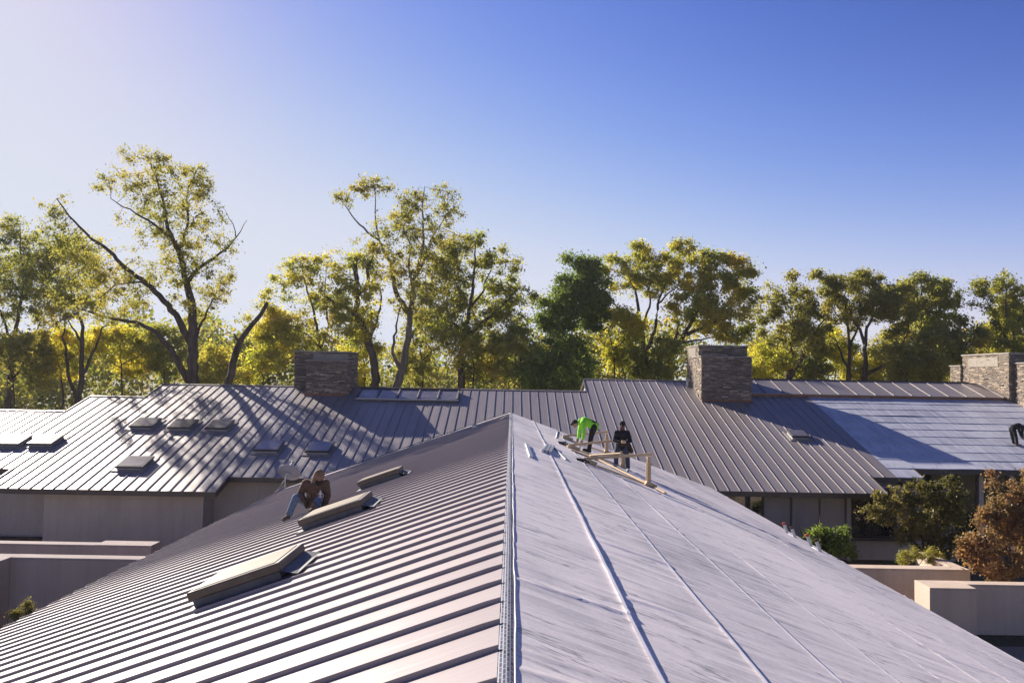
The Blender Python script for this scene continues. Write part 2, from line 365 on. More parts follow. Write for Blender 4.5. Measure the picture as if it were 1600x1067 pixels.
# far edge flashing (pale strip) and its dark upstand
for nm, a, b_, h0, h1, mat in (('edge_flashing', YEND+0.01, YF-0.02, 0.006, 0.02, M['memedge']), ('edge_trim', YF-0.02, YF+0.03, -0.22, 0.06, M['dark'])):
    e = MB()
    for y in (a, b_):
        for x in (-XL-0.03, -0.03):
            e.v += [(x, y, zl(x)+h0), (x, y, zl(x)+h1)]
    e.f = [(0,1,3,2),(4,6,7,5),(0,4,5,1),(2,3,7,6),(1,5,7,3),(0,2,6,4)]
    wp(e.build(nm, mat), FB)
# underlayment sheets on the right slope
def vnoise(x, seed, per=4096):
    r = np.random.default_rng(seed).random(per); i = np.floor(x).astype(int); f = x-i; f = f*f*(3-2*f)
    return r[i % per]*(1-f) + r[(i+1) % per]*f
ys = [YN+0.02]
while ys[-1] < YF-0.03: ys.append(min(YF-0.03, ys[-1] + max(0.03, 0.0065*abs(ys[-1]))))
ys = np.array(ys)
ns = 9; lap = 0.09; wdt = (XR+0.03-0.05)/ns
for k in range(ns):
    s = 1-(1-np.linspace(0, 1, 19))**1.5
    Xw = wdt + (lap if k > 0 else 0)
    x0 = 0.05 + k*wdt - (lap if k > 0 else 0)
    yy, ss = np.meshgrid(ys, s, indexing='ij')
    wob = 0.014*(vnoise(ys*0.9, 50+k)-0.5) + 0.010*(vnoise(ys*3.1, 70+k)-0.5)
    X = x0 + ss*Xw + (wob[:, None])*(ss**6)
    H = 0.005 + 0.010*ss
    # wrinkles running down the slope
    cr = np.zeros_like(H)
    r = np.random.default_rng(100+k)
    for _ in range(70):
        y0 = r.uniform(YN, YF); sl_ = r.normal(0.12, 0.10); wd = r.uniform(0.010, 0.035)*(1+0.05*max(0, y0)); am = r.choice([0.003, 0.004, 0.005, 0.006, 0.013])*(1+0.04*max(0, y0))
        c0 = r.uniform(0, 1); ln = r.uniform(0.25, 0.7)
        env = np.exp(-((ss-c0)/ln)**4)
        cr += am*env*np.exp(-((yy - y0 - sl_*(ss-c0)*wdt)/wd)**2)
    H = H + cr + 0.004*(vnoise(yy*1.4 + 0.4*ss, 200+k)-0.5)
    lift = (0.020 if k == 0 else 0.008)*(vnoise(ys*0.55, 300+k)**2)[:, None]*np.clip((ss-0.95)/0.05, 0, 1)**1.2
    if k == 0: lift += 0.006*np.clip((ss-0.95)/0.05, 0, 1)
    H = np.maximum(H, 0.004) + lift
    P = np.stack([X, yy, ZR - PF*X + H], -1)
    wp(link('underlayment_sheet', grid_mesh('underlayment_sheet', P), M['mem']), FB)
    # pale selvedge along the lower edge, a folded lip hanging to the next sheet
    e0 = P[:, -1, :]; lip = np.stack([e0 + [0.0, 0, 0.003], e0 + [0.012, 0, 0.0], e0 + [0.014, 0, -0.012]], 1)
    lipw = np.stack([e0 + [-0.03, 0, 0.0135], e0 + [0.0, 0, 0.005], e0 + [0.012, 0, 0.0], e0 + [0.013, 0, -0.014]], 1)
    wp(link('sheet_selvedge', grid_mesh('sheet_selvedge', lipw), M['memedge']), FB)
# ridge tape and the rolled edge of the first sheet beside it
yr = ys
xw = np.array([-0.056, -0.028, 0.0, 0.025, 0.045])
yy, xx = np.meshgrid(yr, xw, indexing='ij')
hh = 0.022 + 0.003*(vnoise(yy*2.2, 401)-0.5) - 0.004*(np.abs(xx)/0.06)**2
P = np.stack([xx + 0.010*(vnoise(yy*1.3, 402)-0.5), yy, ZR - PF*np.abs(xx)*0.85 + hh - 0.01], -1)
P[:, -1, 2] -= 0.006
wp(link('ridge_tape', grid_mesh('ridge_tape', P), M['tape']), FB)
a = np.linspace(0, 2*math.pi, 9)
cx = 0.053 + 0.008*(vnoise(yr*1.1, 403)-0.5) + 0.006*(vnoise(yr*4.0, 404)-0.5)
rr = 0.003 + 0.004*vnoise(yr*2.3, 405)
P = np.stack([cx[:, None] + rr[:, None]*np.cos(a), np.repeat(yr[:, None], 9, 1), (ZR - PF*cx + 0.012)[:, None] + rr[:, None]*np.sin(a)*1.2], -1)
wp(link('rolled_edge', grid_mesh('rolled_edge', P), M['memedge']), FB)

# skylights on the left slope: plane coordinates (x down the slope, y along the ridge)
def roofM(p, side):
    """matrix at point p of the front roof: local x = down slope, y = +Y, z = normal"""
    sgn = -1 if side == 'L' else 1
    ex = Vector((sgn, 0, -PF)).normalized(); ez = Vector((sgn*PF, 0, 1)).normalized(); ey = ez.cross(ex)
    M4 = Matrix((ex, ey, ez)).transposed().to_4x4(); M4.translation = p; return M4
def front_skylight(A, B, C, D, label):
    h = 0.27
    pa, pb, pc, pd = [hitL(*q, h) for q in (A, B, C, D)]
    x0 = (pb.x+pc.x)/2; x1 = (pa.x+pd.x)/2; y0 = (pa.y+pb.y)/2; y1 = (pc.y+pd.y)/2
    p = Vector((x0, y0, zl(x0))); L = (abs(x1)-abs(x0))*cs; Wd = y1-y0
    Mx = roofM(p, 'L'); s = -1     # local y points to -Y for the left slope
    ey = Mx.to_3x3() @ Vector((0, 1, 0)); s = 1 if ey.y > 0 else -1
    e = empty('skylight', (0, 0, 0)); wp(e, FB); e['label'] = label; 
    def bx(name, a, b_, mat, bev=0):
        q = MB(); lo = (a[0], min(s*a[1], s*b_[1]), a[2]); hi = (b_[0], max(s*a[1], s*b_[1]), b_[2]); q.box(lo, hi, Mx)
        o = q.build(name, mat, None, bev); o.parent = e; return o
    bx('flashing', (-0.13, -0.10, 0.02), (L+0.06, Wd+0.07, 0.052), M['grey_metal'])
    bx('curb', (0.02, 0.05, 0.03), (L-0.03, Wd-0.05, 0.19), M['grey_metal'], 0.006)
    bx('frame', (-0.02, 0, 0.15), (L, Wd, 0.262), M['bronze'], 0.012)
    bx('pane', (0.05, 0.06, 0.255), (L-0.07, Wd-0.06, 0.272), M['skyglass'], 0.004)
    # cricket flashing on the uphill end
    c = MB(); c.add([Mx @ Vector(v) for v in ((-0.21, s*0.0, 0.055), (-0.21, s*Wd, 0.055), (0.0, s*Wd, 0.15), (0.0, s*0.0, 0.15), (-0.10, s*Wd/2, 0.06))], [(0, 4, 3), (1, 2, 4), (0, 1, 4), (4, 2, 3)])
    o = c.build('cricket', M['grey_metal']); o.parent = e
    return (x0, x1, y0, y1)
M['bronze'] = simple('bronze_frame', (0.095, 0.078, 0.064), 0.45, 0.5, 0.2, 0.2, 5)
SKY = []
for q, lb in ((((303, 923), (434, 881), (483, 847.5), (362, 884)), 'tan skylight on the front metal slope, the nearest and largest'),
          (((476.5, 808.7), (565, 781.7), (584.5, 766.7), (497.5, 793.7)), 'tan skylight beside the crouching person in brown'),
          (((559.7, 753), (623.5, 732), (637, 724), (572.5, 746.5)), 'tan skylight farthest up the front metal slope')):
    SKY.append(front_skylight(*q, lb))
print('SKY', SKY)

# ------------------------------------------------------------------ back building
BB = empty('long_house', (0, 43, 0), 0, 'long low house behind with dark seamed metal roof and stone chimneys', 'building')
EAVE = [(-46, -29.9, 36.8), (-23.92, -13.47, 34.9), (-13.47, 9.15, 36.5), (9.15, 17.6, 35.9), (17.6, 20.1, 37.6), (20.1, 44, 38.7)]
pA = hitB(20, 733).x; pB = hitB(337, 770).x
pC = hitB(1388, 772); pD = hitB(1443, 747); pE = hitB(1401, 746)
E1 = hitB(10, 732).y; E2 = hitB(200, 766).y; E3 = hitB(420, 746).y; E4 = hitB(1250, 769).y; E5 = hitB(1401, 746).y; E6 = hitB(1500, 734).y
XS = [-46, pA, pB, 9.1, pC.x, pD.x, 46]
EV = [E1, E2, E3, E4, E5, E6]
R1x = hitB(103, 643).x; R2x = hitB(230, 619).x; R3x = hitB(912, 594).x
RY = [hitB(50, 642).y, hitB(190, 620).y, hitB(400, 603).y, hitB(1000, 594.5).y]
print('eaves', XS, EV, 'ridges', R1x, R2x, R3x, RY)
XM = pE.x                                       # right end of the finished metal
XRS = hitB(1174, 612).x; YRS = hitB(1400, 623).y; XRE = hitB(1570, 622).x   # raised ridge band
def eave(x):
    for i in range(6):
        if x < XS[i+1]: return EV[i]
    return EV[-1]
def ridge(x):
    return RY[0] if x < R1x else RY[1] if x < R2x else RY[2] if x < R3x else RY[3]
cuts = sorted(set(XS[:] + [R1x, R2x, R3x]))
REAR = 3.4
for i in range(len(cuts)-1):
    xa, xb = cuts[i], cuts[i+1]; xm = (xa+xb)/2; e = eave(xm); r = ridge(xm)
    d = MB(); d.prism([(e, zb(e)), (r, zb(r)), (r+REAR, zb(r)-REAR*PB), (r+REAR, zb(r)-REAR*PB-0.24), (r, zb(r)-0.27), (e, zb(e)-0.24)], 'x', xa+0.001, xb-0.001)
    wp(d.build('roof_deck', M['dark']), BB)
    gw = 4.4 if xm > pD.x else 2.4
    g = MB(); g.prism([(e+gw, 0.0), (e+gw, zb(e+gw)-0.32), (r, zb(r)-0.32), (r+REAR-0.6, zb(r)-(REAR-0.6)*PB-0.32), (r+REAR-0.6, 0)], 'x', xa+0.12, xb-0.12)
    wp(g.build('gable_wall', M['stucco_grey']), BB)
# panels
def back_panel(xa, xb, e, r):
    wdt_ = xb-xa; pr = panel_profile(wdt_, 0.042, 0.02, (0.3, 0.5, 0.72))
    V = []; Q = []; n = 1
    for i, y in enumerate((e-0.03, r-0.01)):
        for (xx_, h) in pr: V.append((xa+xx_, y, zb(y)+0.012+h))
    k = len(pr)
    for j in range(k-1): Q.append((j, k+j, k+j+1, j+1))
    V += [(xa, e-0.03, zb(e)-0.01), (xb-0.0015, e-0.03, zb(e)-0.01)]; Q.append((2*k, 0, 3, k-1, 2*k+1))
    me = bpy.data.meshes.new('roof_panel'); me.from_pydata(V, [], Q); me.update()
    return wp(link('roof_panel', me, M['panback']), BB)
SB = 0.535; marks = []
edges = sorted([-46, R1x, R2x, pA, pB, R3x, 9.1, XRS, pC.x, XM])
for i in range(len(edges)-1):
    a_, b_ = edges[i], edges[i+1]; n = max(1, round((b_-a_)/SB))
    for j in range(n): marks.append((a_+(b_-a_)*j/n, a_+(b_-a_)*(j+1)/n))
for (xa, xb) in marks:
    xm = (xa+xb)/2
    if xb < -40.5: continue
    e = eave(xm); r = ridge(xm)
    if xm > XRS: r = YRS-0.02
    back_panel(xa, xb, e, r)
# ridge caps
for xa, xb, r in ((-46, R1x, RY[0]), (R1x, R2x, RY[1]), (R2x, R3x, RY[2]), (R3x, XRS, RY[3])):
    q = MB(); z = zb(r)
    q.prism([(r-0.12, z-0.12*PB+0.062), (r, z+0.068), (r+0.12, z-0.12*PB+0.062), (r+0.12, z-0.10), (r-0.12, z-0.12*PB+0.05)], 'x', xa+0.01, xb-0.01)
    wp(q.build('ridge_cap', M['panback']), BB)
# rake trims at the steps of ridge and eave
def rake(x, ya, yb):
    q = MB(); q.add([(x-0.03, ya, zb(ya)-0.16), (x+0.03, ya, zb(ya)-0.16), (x+0.03, ya, zb(ya)+0.06), (x-0.03, ya, zb(ya)+0.06),
                     (x-0.03, yb, zb(yb)-0.16), (x+0.03, yb, zb(yb)-0.16), (x+0.03, yb, zb(yb)+0.06), (x-0.03, yb, zb(yb)+0.06)],
                    [(0,1,2,3),(7,6,5,4),(0,4,5,1),(1,5,6,2),(2,6,7,3),(3,7,4,0)])
    wp(q.build('rake_trim', M['dark']), BB)
rake(R1x, RY[0], RY[1]); rake(R2x, RY[1], RY[2]); rake(R3x, RY[2], RY[3])
rake(pA, E2, E1); rake(pB, E2, E3); rake(pC.x, E4, E5); rake(pD.x, E5, E6)
# underlayment on the unfinished right end: courses laid along the ridge
ycs = [E5-0.03]
nst = 11; ytop = YRS+0.05
for k in range(nst):
    ya = (E5-0.03) + (ytop-E5)*k/nst; yb_ = (E5-0.03) + (ytop-E5)*(k+1)/nst + (0.08 if k < nst-1 else 0)
    s = np.linspace(0, 1, 7)
    segs = [(XM+0.01, pD.x if ya < E6-0.2 else 44.0)]
    for (xa, xb) in segs:
        xs_ = np.arange(xa, xb, 0.22); xs_ = np.append(xs_, xb)
        X, Sg = np.meshgrid(xs_, s, indexing='ij')
        lo = np.where(X > pD.x, max(ya, E6-0.03), ya) if ya < E6 else np.full_like(X, ya)
        Yv = lo + Sg*(yb_-lo) + 0.03*(vnoise(X*0.35, 600+k)-0.5)*(1-Sg)**3*(k > 1)
        H = 0.022 - 0.014*Sg + 0.012*(vnoise(X*1.1+0.5*Sg, 620+k)-0.5) + 0.028*vnoise(X*0.3, 640+k)**3*np.clip(1-Sg*5, 0, 1)
        P = np.stack([X, Yv, zb(Yv)+np.maximum(H, 0.004)], -1)
        wp(link('underlayment_sheet', grid_mesh('underlayment_sheet', P), M['memb']), BB)
        e0 = P[:, 0, :]; lp = np.stack([e0 + [0, 0.02, 0.012], e0 + [0, 0, 0.003], e0 + [0, -0.004, -0.02]], 1)
        wp(link('sheet_selvedge', grid_mesh('sheet_selvedge', lp), M['memb']), BB)
# raised band of old panels along the right ridge
zz = 0.20; x = XRS-0.5; pn = 0
q = MB(); q.prism([(YRS+0.02, zb(YRS)+0.0), (YRS+0.02, zb(YRS)+zz-0.03), (RY[3], zb(RY[3])+zz-0.03), (RY[3]+0.4, zb(RY[3])+0.05), (RY[3]+0.4, zb(RY[3])-0.12)], 'x', XRS-0.55, XRE)
wp(q.build('ridge_curb', M['copper']), BB)
while x < XRE-0.05:
    xe = min(x+1.16, XRE); y0_, y1_ = YRS-0.06, RY[3]+0.02; cut = 1.15 if xe > XRE-0.06 else 0
    q = MB(); za = zb(y0_)+zz-0.02; zc_ = zb(y1_)+zz-0.02
    q.add([(x+0.01, y0_, za), (xe-0.02, y0_, za), (xe-0.02-cut, y1_, zc_), (x+0.01, y1_, zc_), (x+0.01, y0_, za+0.035), (xe-0.02, y0_, za+0.035), (xe-0.02-cut, y1_, zc_+0.035), (x+0.01, y1_, zc_+0.035)],
          [(3,2,1,0),(4,5,6,7),(0,1,5,4),(1,2,6,5),(2,3,7,6),(3,0,4,7)])
    wp(q.build('ridge_panel', M['panband'] if 'panband' in M else M['panback']), BB)
    q = MB(); q.bar((x, y0_, za+0.045), (x, y1_, zc_+0.045), 0.03, 0.05); wp(q.build('batten', M['panback']), BB)
    x = xe
q = MB(); q.bar((XRS-0.5, RY[3]+0.03, zb(RY[3])+zz+0.05), (XRE-1.0, RY[3]+0.03, zb(RY[3])+zz+0.05), 0.12, 0.07); wp(q.build('ridge_cap', M['dark']), BB)

# skylights on the back roof
tb = Vector((0, 1, PB)).normalized(); nb_ = Vector((0, -PB, 1)).normalized()
def backM(p):
    M4 = Matrix((Vector((1, 0, 0)), tb, nb_)).transposed().to_4x4(); M4.translation = p; return M4
def back_skylight(px, py, wd, ln, lb):
    p = hitB(px, py, 0.22); p = Vector((p.x, p.y, zb(p.y))); Mx = backM(p)
    e = empty('skylight', (0, 0, 0)); wp(e, BB); e['label'] = lb
    def bx(name, a, b_, mat, bev=0):
        q = MB(); q.box(a, b_, Mx); o = q.build(name, mat, None, bev); o.parent = e
    bx('flashing', (-0.12, -0.14, 0.015), (wd+0.12, ln+0.2, 0.058), M['panback'])
    bx('curb', (0.05, 0.05, 0.02), (wd-0.05, ln-0.05, 0.15), M['galv'], 0.005)
    bx('frame', (0, 0, 0.13), (wd, ln, 0.225), M['dark'], 0.012)
    bx('pane', (0.06, 0.06, 0.222), (wd-0.06, ln-0.06, 0.236), M['skyglass2'], 0.003)
for px, py, wd, lb in ((-12, 692, 1.35, 'skylight cut by the left edge of the picture'), (42, 692, 1.25, 'skylight second from the left edge of the house roof'),
        (201, 665, 1.28, 'leftmost skylight of the row of three near the ridge'), (261, 667, 1.25, 'middle skylight of the row of three near the ridge'), (320, 668, 1.2, 'rightmost skylight of the row of three near the ridge'),
        (180, 728, 1.33, 'skylight lowest on the house roof near the eave'), (396, 702, 1.25, 'skylight left of the pair above the satellite dish'), (476, 704, 1.25, 'skylight right of the pair above the satellite dish')):
    back_skylight(px, py, wd, 1.3, lb)
back_skylight(1237, 681, 1.0, 0.95, 'small skylight below the middle stone chimney')
# long five-pane skylight by the ridge
p0 = hitB(557, 621, 0.2); p1 = hitB(716, 624, 0.2); wd = p1.x-p0.x; ln = 1.75
Mx = backM(Vector((p0.x, p0.y, zb(p0.y)))); e = empty('skylight', (0, 0, 0)); wp(e, BB); e['label'] = 'long five-pane skylight along the ridge right of the left chimney'
q = MB(); q.box((0, 0, 0.02), (wd, ln, 0.2), Mx); o = q.build('curb', M['bronze'], None, 0.01); o.parent = e
for k in range(5):
    q = MB(); q.box((wd*k/5+0.07, 0.07, 0.19), (wd*(k+1)/5-0.07, ln-0.1, 0.225), Mx); o = q.build('pane', M['skyglass2'], None, 0.004); o.parent = e
for k in range(6):
    q = MB(); xk = min(max(wd*k/5, 0.04), wd-0.04); q.box((xk-0.05, -0.01, 0.18), (xk+0.05, ln, 0.275), Mx); o = q.build('glazing_bar', M['dark'], None, 0.006); o.parent = e
q = MB(); q.box((-0.03, ln-0.1, 0.16), (wd+0.03, ln+0.03, 0.31), Mx); o = q.build('head_bar', M['dark'], None, 0.006); o.parent = e
q = MB(); q.box((-0.03, -0.05, 0.1), (wd+0.03, 0.07, 0.21), Mx); o = q.build('sill', M['galv'], None, 0.006); o.parent = e

# ------------------------------------------------------------------ chimneys
def veneer(faces, mb):
    """faces: (origin, u, v, normal, width, height)"""
    for (o_, u, v, n, w_, h_) in faces:
        z = 0
        while z < h_-0.02:
            ch = min(random.choice((0.04, 0.05, 0.055, 0.065, 0.085)), h_-z); x = -random.random()*0.3
            while x < w_:
                L = random.uniform(0.14, 0.55); a = max(0, x)+0.004; b_ = min(w_, x+L)-0.004
                if b_-a > 0.02:
                    pr = random.uniform(0.012, 0.05); g_ = 0.007
                    if random.random() < 0.06: pr += 0.03
                    c = [o_+u*a+v*(z+g_), o_+u*b_+v*(z+g_), o_+u*b_+v*(z+ch-g_*0.3), o_+u*a+v*(z+ch-g_*0.3)]
                    t_ = [p_+n*(pr+random.uniform(-0.006, 0.006)) for p_ in c]
                    mb.add(c+t_, [(4,5,6,7),(0,1,5,4),(1,2,6,5),(2,3,7,6),(3,0,4,7)])
                x += L
            z += ch
def block(parent, x0, x1, y0, y1, z0, z1, mb, cap=None):
    q = MB(); q.box((x0, y0, z0), (x1, y1, z1)); o = q.build('core', M['mortar']); o.parent = parent
    X = Vector((1, 0, 0)); Y = Vector((0, 1, 0)); Z = Vector((0, 0, 1)); h = z1-z0
    veneer([(Vector((x0, y0, z0)), X, Z, -Y, x1-x0, h), (Vector((x0, y1, z0)), -Y, Z, -X, y1-y0, h), (Vector((x1, y0, z0)), Y, Z, X, y1-y0, h), (Vector((x1, y1, z0)), -X, Z, Y, x1-x0, h)], mb)
    if cap:
        q = MB(); q.box((x0-0.09, y0-0.09, z1+0.002), (x1+0.09, y1+0.09, z1+cap)); o = q.build('cap', M['cap'], None, 0.012); o.parent = parent
def chimney(lb): 
    e = empty('chimney', (0, 0, 0)); wp(e, BB); e['label'] = lb; return e, MB()
# left
e, mb = chimney('stone chimney in shade at left beside the five-pane skylight')
a_ = at(461.5, 548, 48.9); b_ = at(549.5, 549, 48.9); c_ = at(481, 562, 47.9); d_ = at(548, 563, 47.9)
block(e, a_.x, b_.x, 48.9, 50.9, 6.4, a_.z-0.07, mb, 0.07)
block(e, c_.x, d_.x, 47.75, 48.84, 6.2, c_.z-0.06, mb, 0.06)
q = MB(); q.box((c_.x+0.1, 48.78, c_.z+0.04), (d_.x-0.35, 48.86, a_.z-0.16)); o = q.build('vent_panel', M['louver']); o.parent = e
o = mb.build('ledge_stones', M['stone']); o.parent = e; o['kind'] = 'stuff'
q = MB(); q.box((c_.x-0.1, 47.6, zb(47.6)+0.02), (d_.x-0.25, 47.75, zb(47.6)+0.14)); o = q.build('flashing', M['copper']); o.parent = e
# middle
e, mb = chimney('stone chimney in the middle of the house with a sunlit left side')
c_ = at(1097, 556, 47.9); d_ = at(1174, 557, 47.9); a_ = at(1103, 539, 48.75)
block(e, c_.x, d_.x, 47.9, 50.2, 6.4, c_.z-0.06, mb, 0.06)
block(e, c_.x+0.02, d_.x-0.02, 48.75, 52.0, 6.4, a_.z-0.07, mb, 0.07)
q = MB(); q.box((c_.x-0.045, 49.4, a_.z-0.72), (c_.x+0.06, 51.4, a_.z-0.14)); o = q.build('vent_panel', M['louver']); o.parent = e
o = mb.build('ledge_stones', M['stone']); o.parent = e; o['kind'] = 'stuff'
q = MB(); q.box((c_.x-0.05, 47.7, zb(47.8)+0.02), (d_.x+0.05, 47.9, zb(47.8)+0.12)); o = q.build('flashing', M['copper']); o.parent = e
q = MB(); q.tube([(c_.x-0.28, 50.6, zb(50.6)), (c_.x-0.28, 50.6, zb(50.6)+0.35), (c_.x-0.28, 50.5, zb(50.6)+0.42)], [0.09, 0.09, 0.14], 10); o = q.build('vent_pipe', M['galv']); o.parent = e
# right
e, mb = chimney('wide sunlit stone chimney at the right edge')
c_ = at(1577, 551, 48.6)
block(e, c_.x, c_.x+2.2, 48.6, 53.6, 6.6, c_.z-0.09, mb, 0.09)
block(e, c_.x-0.12, c_.x+1.5, 53.65, 54.9, 6.6, at(1493, 571, 54.5).z-0.07, mb, 0.07)
block(e, c_.x+0.30, c_.x+2.6, 47.5, 48.54, 6.4, at(1592, 566, 47.5).z-0.07, mb, 0.07)
q = MB(); q.box((c_.x-0.05, 49.7, c_.z-0.85), (c_.x+0.05, 52.9, c_.z-0.26)); o = q.build('vent_panel', M['louver']); o.parent = e
o = mb.build('ledge_stones', M['stone']); o.parent = e; o['kind'] = 'stuff'

# ------------------------------------------------------------------ house walls under the eaves
def wallbox(a, b_, mat='stucco_grey', name='wall'):
    q = MB(); q.box(a, b_); return wp(q.build(name, M[mat]), BB)
zw = lambda y: zb(y)-0.26
xl1 = at(68, 800, 35.9).x; xl2 = at(317, 800, 35.9).x
wallbox((xl1, 35.9, 0), (xl2, 37.2, zw(35.9)))
wallbox((-46, 37.25, 0), (-9.4, 37.8, zw(37.25)))
wallbox((xl2-0.25, 37.2, 0), (xl2-0.004, 37.245, zw(37.2)))
wallbox((-46, 36.6, 0), (xl1-0.4, 36.9, 0.5), 'court', 'plinth')
# right: stucco panels between dark posts, windows
YW = 37.2
x = 8.8; zt = zw(YW)
wallbox((8.6, YW+0.15, 0), (21.5, YW+0.5, zt), 'stucco_grey')
def win(px0, px1, y, z0, z1, name='window'):
    xa = at(px0, 800, y).x; xb = at(px1, 800, y).x
    e = empty(name, (0, 0, 0)); wp(e, BB)
    q = MB(); q.box((xa, y-0.02, z0), (xb, y+0.06, z1)); o = q.build('pane', M['window']); o.parent = e
    for a, b_ in (((xa-0.06, y-0.06, z0-0.06), (xb+0.06, y+0.08, z0)), ((xa-0.06, y-0.06, z1), (xb+0.06, y+0.08, z1+0.06)), ((xa-0.06, y-0.058, z0), (xa, y+0.08, z1)), ((xb, y-0.058, z0), (xb+0.06, y+0.08, z1))):
        q = MB(); q.box(a, b_); o = q.build('frame_bar', M['dark']); o.parent = e
win(1112, 1164, YW, 0.3, zt-0.12); win(1172, 1190, YW, 0.3, zt-0.12); win(1334, 1357, YW, 1.2, zt-0.12); win(1363, 1398, YW, 1.2, zt-0.12)
for px0, px1 in ((1194, 1235), (1245, 1279), (1282, 1320)):
    xa = at(px0, 800, YW).x; xb = at(px1, 800, YW).x
    q = MB(); q.box((xa, YW+0.02, 0.45), (xb, YW+0.148, zt-0.1)); wp(q.build('wall_panel', M['stucco_grey'], None, 0.008), BB)
for px in (1240, 1325):
    xa = at(px, 800, YW).x; q = MB(); q.box((xa-0.1, YW-0.12, 0), (xa+0.1, YW+0.14, zt)); wp(q.build('post', M['stucco_grey'], None, 0.01), BB)
xa = at(1325, 800, YW).x; xb = at(1420, 800, YW).x
q = MB(); q.box((xa+0.12, YW-0.1, 0.95), (xb, YW+0.13, 1.12)); wp(q.build('sill', M['dark'], None, 0.01), BB)
# recessed porch at far right, its deep shade put into the dark wall colour
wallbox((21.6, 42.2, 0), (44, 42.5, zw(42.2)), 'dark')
win(1440, 1525, 42.1, 0.2, 3.6); win(1538, 1572, 42.1, 0.2, 3.6); win(1585, 1640, 42.1, 0.2, 3.6)
for px in (1532, 1580):
    xa = at(px, 800, 39.6).x; q = MB(); q.box((xa-0.12, 39.5, 0), (xa+0.12, 39.75, zw(39.5))); wp(q.build('post', M['stucco'], None, 0.012), BB)

# ------------------------------------------------------------------ garden walls
def gwall(name, label, segs, mat='stucco', cat='wall'):
    o = empty(name, segs[0][0], 0, label, cat); o['kind'] = 'thing'; o.location = (segs[0][0][0], segs[0][0][1], 0)
    for a, b_ in segs:
        q = MB(); q.box(a, (b_[0], b_[1], b_[2]-0.062)); wp(q.build('wall_body', M[mat], None, 0.012), o)
        q = MB(); q.box((a[0]-0.003, a[1]-0.003, b_[2]-0.060), (b_[0]+0.003, b_[1]+0.003, b_[2])); wp(q.build('coping', M[mat], None, 0.012), o)
    return o
# left court walls
zA = at(120, 872, 23.5).z; xA = at(15, 900, 23.5).x
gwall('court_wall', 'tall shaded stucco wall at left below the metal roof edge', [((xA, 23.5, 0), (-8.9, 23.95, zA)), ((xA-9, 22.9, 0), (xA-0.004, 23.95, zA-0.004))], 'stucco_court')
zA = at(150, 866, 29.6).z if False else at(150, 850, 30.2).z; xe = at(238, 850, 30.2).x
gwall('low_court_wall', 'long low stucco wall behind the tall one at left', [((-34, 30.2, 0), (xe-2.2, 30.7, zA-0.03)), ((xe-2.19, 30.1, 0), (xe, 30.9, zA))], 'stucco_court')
# right walls
zA = at(1400, 888, 29.6).z; xe = at(1516, 888, 29.6).x; xb_ = at(1490, 888, 29.6).x
gwall('planter_wall', 'pale stucco planter wall with a returning end left of the block wall', [((8.3, 29.6, 0), (xe, 30.15, zA)), ((xe-0.5, 30.154, 0), (xe, 32.6, zA-0.004))], 'stucco')
zA = at(1453, 918, 26).z; xa = at(1453, 918, 26).x; xb_ = at(1526, 918, 26).x
gwall('block_wall', 'stucco wall at right edge with a thick sunlit end block', [((xa, 26, 0), (xb_, 27.0, zA)), ((xb_+0.004, 26.55, 0), (24, 27.0, zA-0.003))], 'stucco')
